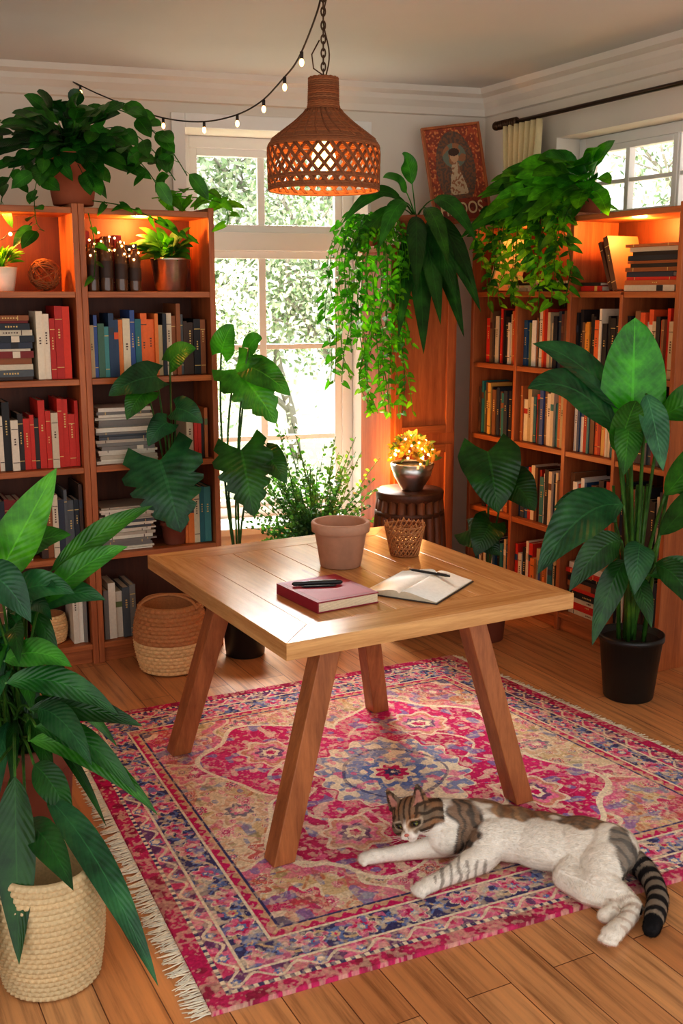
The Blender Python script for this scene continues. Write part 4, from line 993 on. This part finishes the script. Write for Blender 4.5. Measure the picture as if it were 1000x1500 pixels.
def catcol(p):
    n1=mnoise.noise(p*28); n2=mnoise.noise(p*90); c=WHT
    h=(HI@(p-HC))/HS
    if h.length<.094 and (h.x*h.x+h.y*h.y+min(max(h.z,-.05),.05)**2<.0056 or h.z>.035) and p.x<.30:
        tab=mixv(BRN,GRY,.6+n1)
        a_=abs(h.x)
        st=0
        if h.z>.012: st=sstep(.15,.65,math.cos(h.x*430+.3*n1))*sstep(.012,.02,h.z)
        if a_>.024: st=max(st,sstep(.2,.7,math.sin(h.z*300-h.y*160+n1*2)))
        tab=mixv(tab,DKS,st*.8)
        wm=sstep(.004,-.004,h.z+.006+max(0,a_-.012)*1.1+n1*.003)*sstep(.012,.026,h.y)
        bl=sstep(.0055,.003,a_)*sstep(.015,.03,h.y)*sstep(.022,.008,h.z)
        c=mixv(tab,WHT,max(wm,sstep(-.022,-.034,h.z),bl*.8))
        for sd in(-1,1):
            de=math.hypot((h.x-sd*.0205)/1.35,h.z-.0045)
            if h.y>.02: c=mixv(c,DKS,sstep(.0105,.0075,de)*.85); c=mixv(c,lin((226,206,180)),(sstep(.0145,.0125,de)-sstep(.0115,.0095,de))*.5 if de>.009 else 0)
        if h.z>.034 and h.y>-.003 and abs(a_-(.029+.011*(h.z-.022)/.050))<.011*(1-(h.z-.03)/.048): c=mixv(c,PNKc,.7)
        return c
    dm=9;ti=0
    for i in range(len(TP)-1):
        ab=TP[i+1]-TP[i]; t=max(0,min(1,(p-TP[i]).dot(ab)/ab.length_squared)); d=(p-(TP[i]+ab*t)).length
        if d<dm: dm=d;ti=i+t
    if dm<.038 and (ti>.35):
        st=sstep(-.2,.35,math.sin(ti*9.5+n1)); c=mixv(lin((158,144,128)),lin((46,42,42)),st)
        if ti>4.5: c=lin((36,34,36))
        return c
    def patch(cx,cy,rx,ry,zmin,k=.45): return 1-math.sqrt(((p.x-cx)/rx)**2+((p.y-cy)/ry)**2)+n1*k if p.z>zmin else -1
    v=patch(.365,2.865,.050,.085,.035)
    if v>0: c=mixv(c,mixv(mixv(BRN,GRY,.5),DKS,sstep(.0,.6,math.sin((p.x*.9+p.y*.35)*230+n1*4))*.85),sstep(0,.25,v)*.9)
    v=patch(.54,2.900,.115,.075,.07)
    if v>0: c=mixv(c,mixv(mixv(BRN,lin((196,156,116)),.5+n1*2),GRY,sstep(.2,.7,math.sin(p.x*190+n1*4))*.6),sstep(0,.25,v)*.95)
    v=patch(.715,2.835,.10,.070,.07)
    if v>0: c=mixv(c,mixv(mixv(lin((178,136,98)),GRY,.5+n2),DKS,sstep(.3,.8,math.sin(p.x*190+n1*4))*.4),sstep(0,.25,v)*.92)
    v=patch(.43,2.96,.055,.05,.08)
    if v>0: c=mixv(c,BRN,sstep(0,.2,v)*.75)
    v=patch(.80,2.735,.055,.075,.04)
    if v>0: c=mixv(c,mixv(GRY,DKS,sstep(0,.6,math.sin(p.y*230+n1*3))),sstep(0,.3,v)*.8)
    if p.z<.075 and p.y<2.80 and .26<p.x<.42: c=mixv(c,mixv(GRY,DKS,.3),sstep(.3,.7,math.sin(p.x*250+n1*3))*.6)
    if p.z<.07 and p.y<2.66 and p.x>.72: c=mixv(c,BRN,sstep(.2,.7,math.sin(p.y*220+n1*3))*.4)
    if p.z<.022: c=mixv(c,PNKc,.5)
    return mixv(c,tuple(x*.9 for x in c),.5+n2)
nv=len(cme.vertices); vc=np.zeros(nv*3,np.float32); cme.vertices.foreach_get('co',vc); vc=vc.reshape(-1,3)
cols=[catcol(V3(v)) for v in vc.tolist()]
for a_ in list(cme.color_attributes): cme.color_attributes.remove(a_)
ca=cme.color_attributes.new('Col','FLOAT_COLOR','POINT'); ca.data.foreach_set('color',np.hstack([np.array(cols),np.ones((nv,1))]).astype(np.float32).ravel())
M_fur=attrmat('cat_fur',.8,.1,200,.2,.2); cme.materials.clear(); cme.materials.append(M_fur)
for p in cme.polygons: p.use_smooth=True
ce=empty('cat'); co_=bpy.data.objects.new('body',cme); bpy.context.scene.collection.objects.link(co_); co_.parent=ce
mb=MB(); rc_=random.Random(77); polys=list(cme.polygons)
EYES=[hp(sd*.0205,.0400,.0045) for sd in(-1,1)]; NOSE=hp(0,.0625,-.0105)
areas=np.array([p.area for p in polys]); pick=np.random.RandomState(3).choice(len(polys),130000,p=areas/areas.sum())
tailward=V3((.93,-.3,0))
for pi in pick:
    p=polys[pi]; ids=list(p.vertices); w=[rc_.random() for _ in ids]; sw=sum(w)
    q=V3((0,0,0))
    for i_,ww in zip(ids,w): q+=cme.vertices[i_].co*(ww/sw)
    if min((q-EYES[0]).length,(q-EYES[1]).length)<.0115 or (q-NOSE).length<.010: continue
    nn=p.normal; col=cols[ids[0]]
    inh=(q-HC).length<.105 and q.x<.285
    fl_=(HM@V3((0,-1,.1))) if inh else tailward
    if not inh and q.y<2.8 and q.z<.07: fl_=V3((-.3,-.7,0))
    if not inh and q.x<.36 and q.y>2.8 and q.z<.06: fl_=V3((-.9,-.2,0))
    if q.x>.82: fl_=V3((-.1,-1,-.1))
    fl_=(fl_-nn*fl_.dot(nn))
    if fl_.length>1e-4: fl_.normalize()
    L=.0050 if inh else (.010 if q.z>.05 else .007)
    d=(fl_*.85+nn*.36+V3((rc_.uniform(-.3,.3),rc_.uniform(-.3,.3),rc_.uniform(-.15,.15)))).normalized()*L*rc_.uniform(.7,1.25)
    if q.z+d.z<.0125: continue
    sd=d.cross(nn)
    if sd.length<1e-7: continue
    sd.normalize(); sd*=.0005; k=len(mb.V); mb.V+= [q-sd-nn*.0005,q+sd-nn*.0005,q+d]; mb.f((k,k+1,k+2),0,vary(col,.12,rc_))
o_=mb.build('fur',[M_fur]); o_.parent=ce
mb=MB()
for sd,ec in zip((-1,1),EYES):
    ec=ec+HM@V3((0,.0015,0))
    mb.ell(ec,hr(.0082,.0062,.0062),HM,0,seg=18,rings=12); mb.ell(ec+HM@V3((0,.0054,0)),hr(.0040,.0027,.0052),HM,1,seg=12,rings=8)
    mb.tube([ec+HM@V3((-.011*1.0,.001,.001)),ec+HM@V3((-.005,.0068,.0062)),ec+HM@V3((.004,.0068,.0066)),ec+HM@V3((.0115,.001,.001))],[.0008,.0014,.0014,.0008],6,1)
mb.ell(NOSE+HM@V3((0,.001,.0015)),hr(.0060,.0038,.0038),HM,2,seg=12,rings=8)
mb.tube([hp(0,.0625,-.014),hp(0,.0610,-.0215)],.0006,5,1)
for sd in(-1,1):
    for k in range(4): mb.tube([hp(sd*.016,.056,-.016-.002*k),hp(sd*.045,.057,-.010-.006*k),hp(sd*.078,.04,-.014-.010*k)],[.0005,.0004,.0002],4,3)
o_=mb.build('face',[simple('cat_eye',lin((120,118,60)),.1),simple('cat_pupil',(.008,.006,.006),.2),simple('cat_nose',lin((206,124,110)),.5),simple('whisker',(.9,.9,.88),.4)]); o_.parent=ce
# ------------------------------------------------------------------ garden outside
mb=MB(); mb.b2((-14,7.2,-.55),(16,30,-.5)); mb.build('garden_ground',[simple('pale_grass',lin((196,202,176)),.9,0,3,.25,.3)])
M_bark=simple('tree_bark',lin((160,154,144)),.9,0,12,.3,.3)
def tree(name,base,hh,seed,nl,spread=1.0,cols=(lin((178,196,158)),lin((208,216,190)),lin((138,162,120)),lin((226,228,214))),sz=1.0):  # leaf colours paled and greyed, outdoor haze is put into them
    rt=random.Random(seed); mb=MB(); tips=[]
    def br(p,d,L,r,lv):
        pts=[p]
        for k in range(4):
            d=(d+V3((rt.uniform(-.2,.2),rt.uniform(-.2,.2),rt.uniform(-.08,.14)))).normalized(); p=p+d*L/4; pts.append(p)
        mb.tube(pts,[r*(1-.13*k) for k in range(5)],6,0)
        if lv<2: tips.extend(pts[1:])
        if lv==0: return
        for k in range(5 if lv>1 else 3):
            dd=(d+V3((rt.uniform(-1,1)*spread,rt.uniform(-1,1)*spread,rt.uniform(-.3,.7)))).normalized()
            br(pts[rt.choice((1,2,3,4))],dd,L*rt.uniform(.55,.8),r*.5,lv-1)
    br(V3(base),V3((0,0,1)),hh*.40,.08,3)
    for i in range(nl):
        t=rt.choice(tips)+V3((rt.gauss(0,.2),rt.gauss(0,.2),rt.gauss(0,.2))); s=rt.uniform(.02,.045)*sz
        a=V3((rt.uniform(-1,1),rt.uniform(-1,1),rt.uniform(-1,1))).normalized(); b=a.orthogonal().normalized(); k=len(mb.V)
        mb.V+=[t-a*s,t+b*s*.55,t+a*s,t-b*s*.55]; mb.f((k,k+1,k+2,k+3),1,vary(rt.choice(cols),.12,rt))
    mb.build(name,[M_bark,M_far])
tree('garden_tree',(-1.3,10.0,-.5),4.2,1,9000,1.2); tree('garden_tree',(-.1,11.0,-.5),4.4,2,9000,1.2); tree('garden_tree',(-2.0,12.5,-.5),5.4,3,9000,1.2,sz=1.3); tree('garden_tree',(-.6,14,-.5),6.4,4,9000,1.2,sz=1.5)
tree('garden_tree',(2.7,10.0,-.5),5.0,5,7000,1.2); tree('garden_tree',(4.2,10.5,-.5),5.6,6,7000,1.2,sz=1.3)
rt=random.Random(12); mb=MB()
for i in range(16000):
    t=V3((rt.uniform(-4,3),8.5+rt.uniform(-.5,.5)+.15*math.sin(i),-.5+abs(rt.gauss(0,.55)))); s=rt.uniform(.015,.038)
    a=V3((rt.uniform(-1,1),rt.uniform(-1,1),rt.uniform(-1,1))).normalized(); b=a.orthogonal().normalized(); k=len(mb.V)
    mb.V+=[t-a*s,t+b*s*.5,t+a*s,t-b*s*.5]; mb.f((k,k+1,k+2,k+3),0,vary(rt.choice((lin((164,180,146)),lin((200,204,180)),lin((214,210,192)))),.12,rt))  # shrub leaves carry the same haze in their colour
mb.build('garden_shrubs',[M_far])
# ------------------------------------------------------------------ world, lights, camera
w=bpy.data.worlds.new('world'); bpy.context.scene.world=w; w.use_nodes=True; nt=w.node_tree; nt.nodes.clear()
wo=N(nt,'ShaderNodeOutputWorld'); bg=N(nt,'ShaderNodeBackground'); nt.links.new(bg.outputs[0],wo.inputs[0])
v=coords(nt,(1,1,1.0),(0,0,0),'Generated'); n1=noisen(nt,v,3,4,.6)
c=ramp(nt,n1,[(.3,(.96,.97,.98)),(.7,(1.0,.99,.97))])
nt.links.new(c,bg.inputs[0]); bg.inputs[1].default_value=1.5
s=bpy.data.lights.new('sun','SUN'); s.energy=2.5; s.angle=.12; s.color=(1,.93,.82)
so=bpy.data.objects.new('sun',s); so.rotation_euler=V3((-.45,1.0,.75)).to_track_quat('Z','Y').to_euler(); bpy.context.scene.collection.objects.link(so)
area('added_daylight_back',(-.9,8.4,4.2),(.0,4.0,.6),1250,2.2,(1,.99,.96))  # added area lamp, out of view above the back window, boosts its daylight
area('added_daylight_side',(3.9,6.6,4.3),(.6,4.2,.8),1300,2.0,(1,.97,.90))  # second added lamp, unseen beyond the right wall, strengthens that window's light
cam=bpy.data.cameras.new('camera'); cam.sensor_fit='VERTICAL'; cam.sensor_height=36; cam.lens=37.2; cam.clip_start=.05
co=bpy.data.objects.new('camera',cam); co.location=(0,0,1.65); co.rotation_euler=(math.radians(90-11.66),0,0); bpy.context.scene.collection.objects.link(co)
bpy.context.scene.camera=co
vs=bpy.context.scene.view_settings
try: vs.view_transform='Standard'
except Exception as ex: print(ex)
for lk in('Medium High Contrast','High Contrast'):
    try:
        vs.look=lk; print('look',lk); break
    except Exception as ex: print(ex)
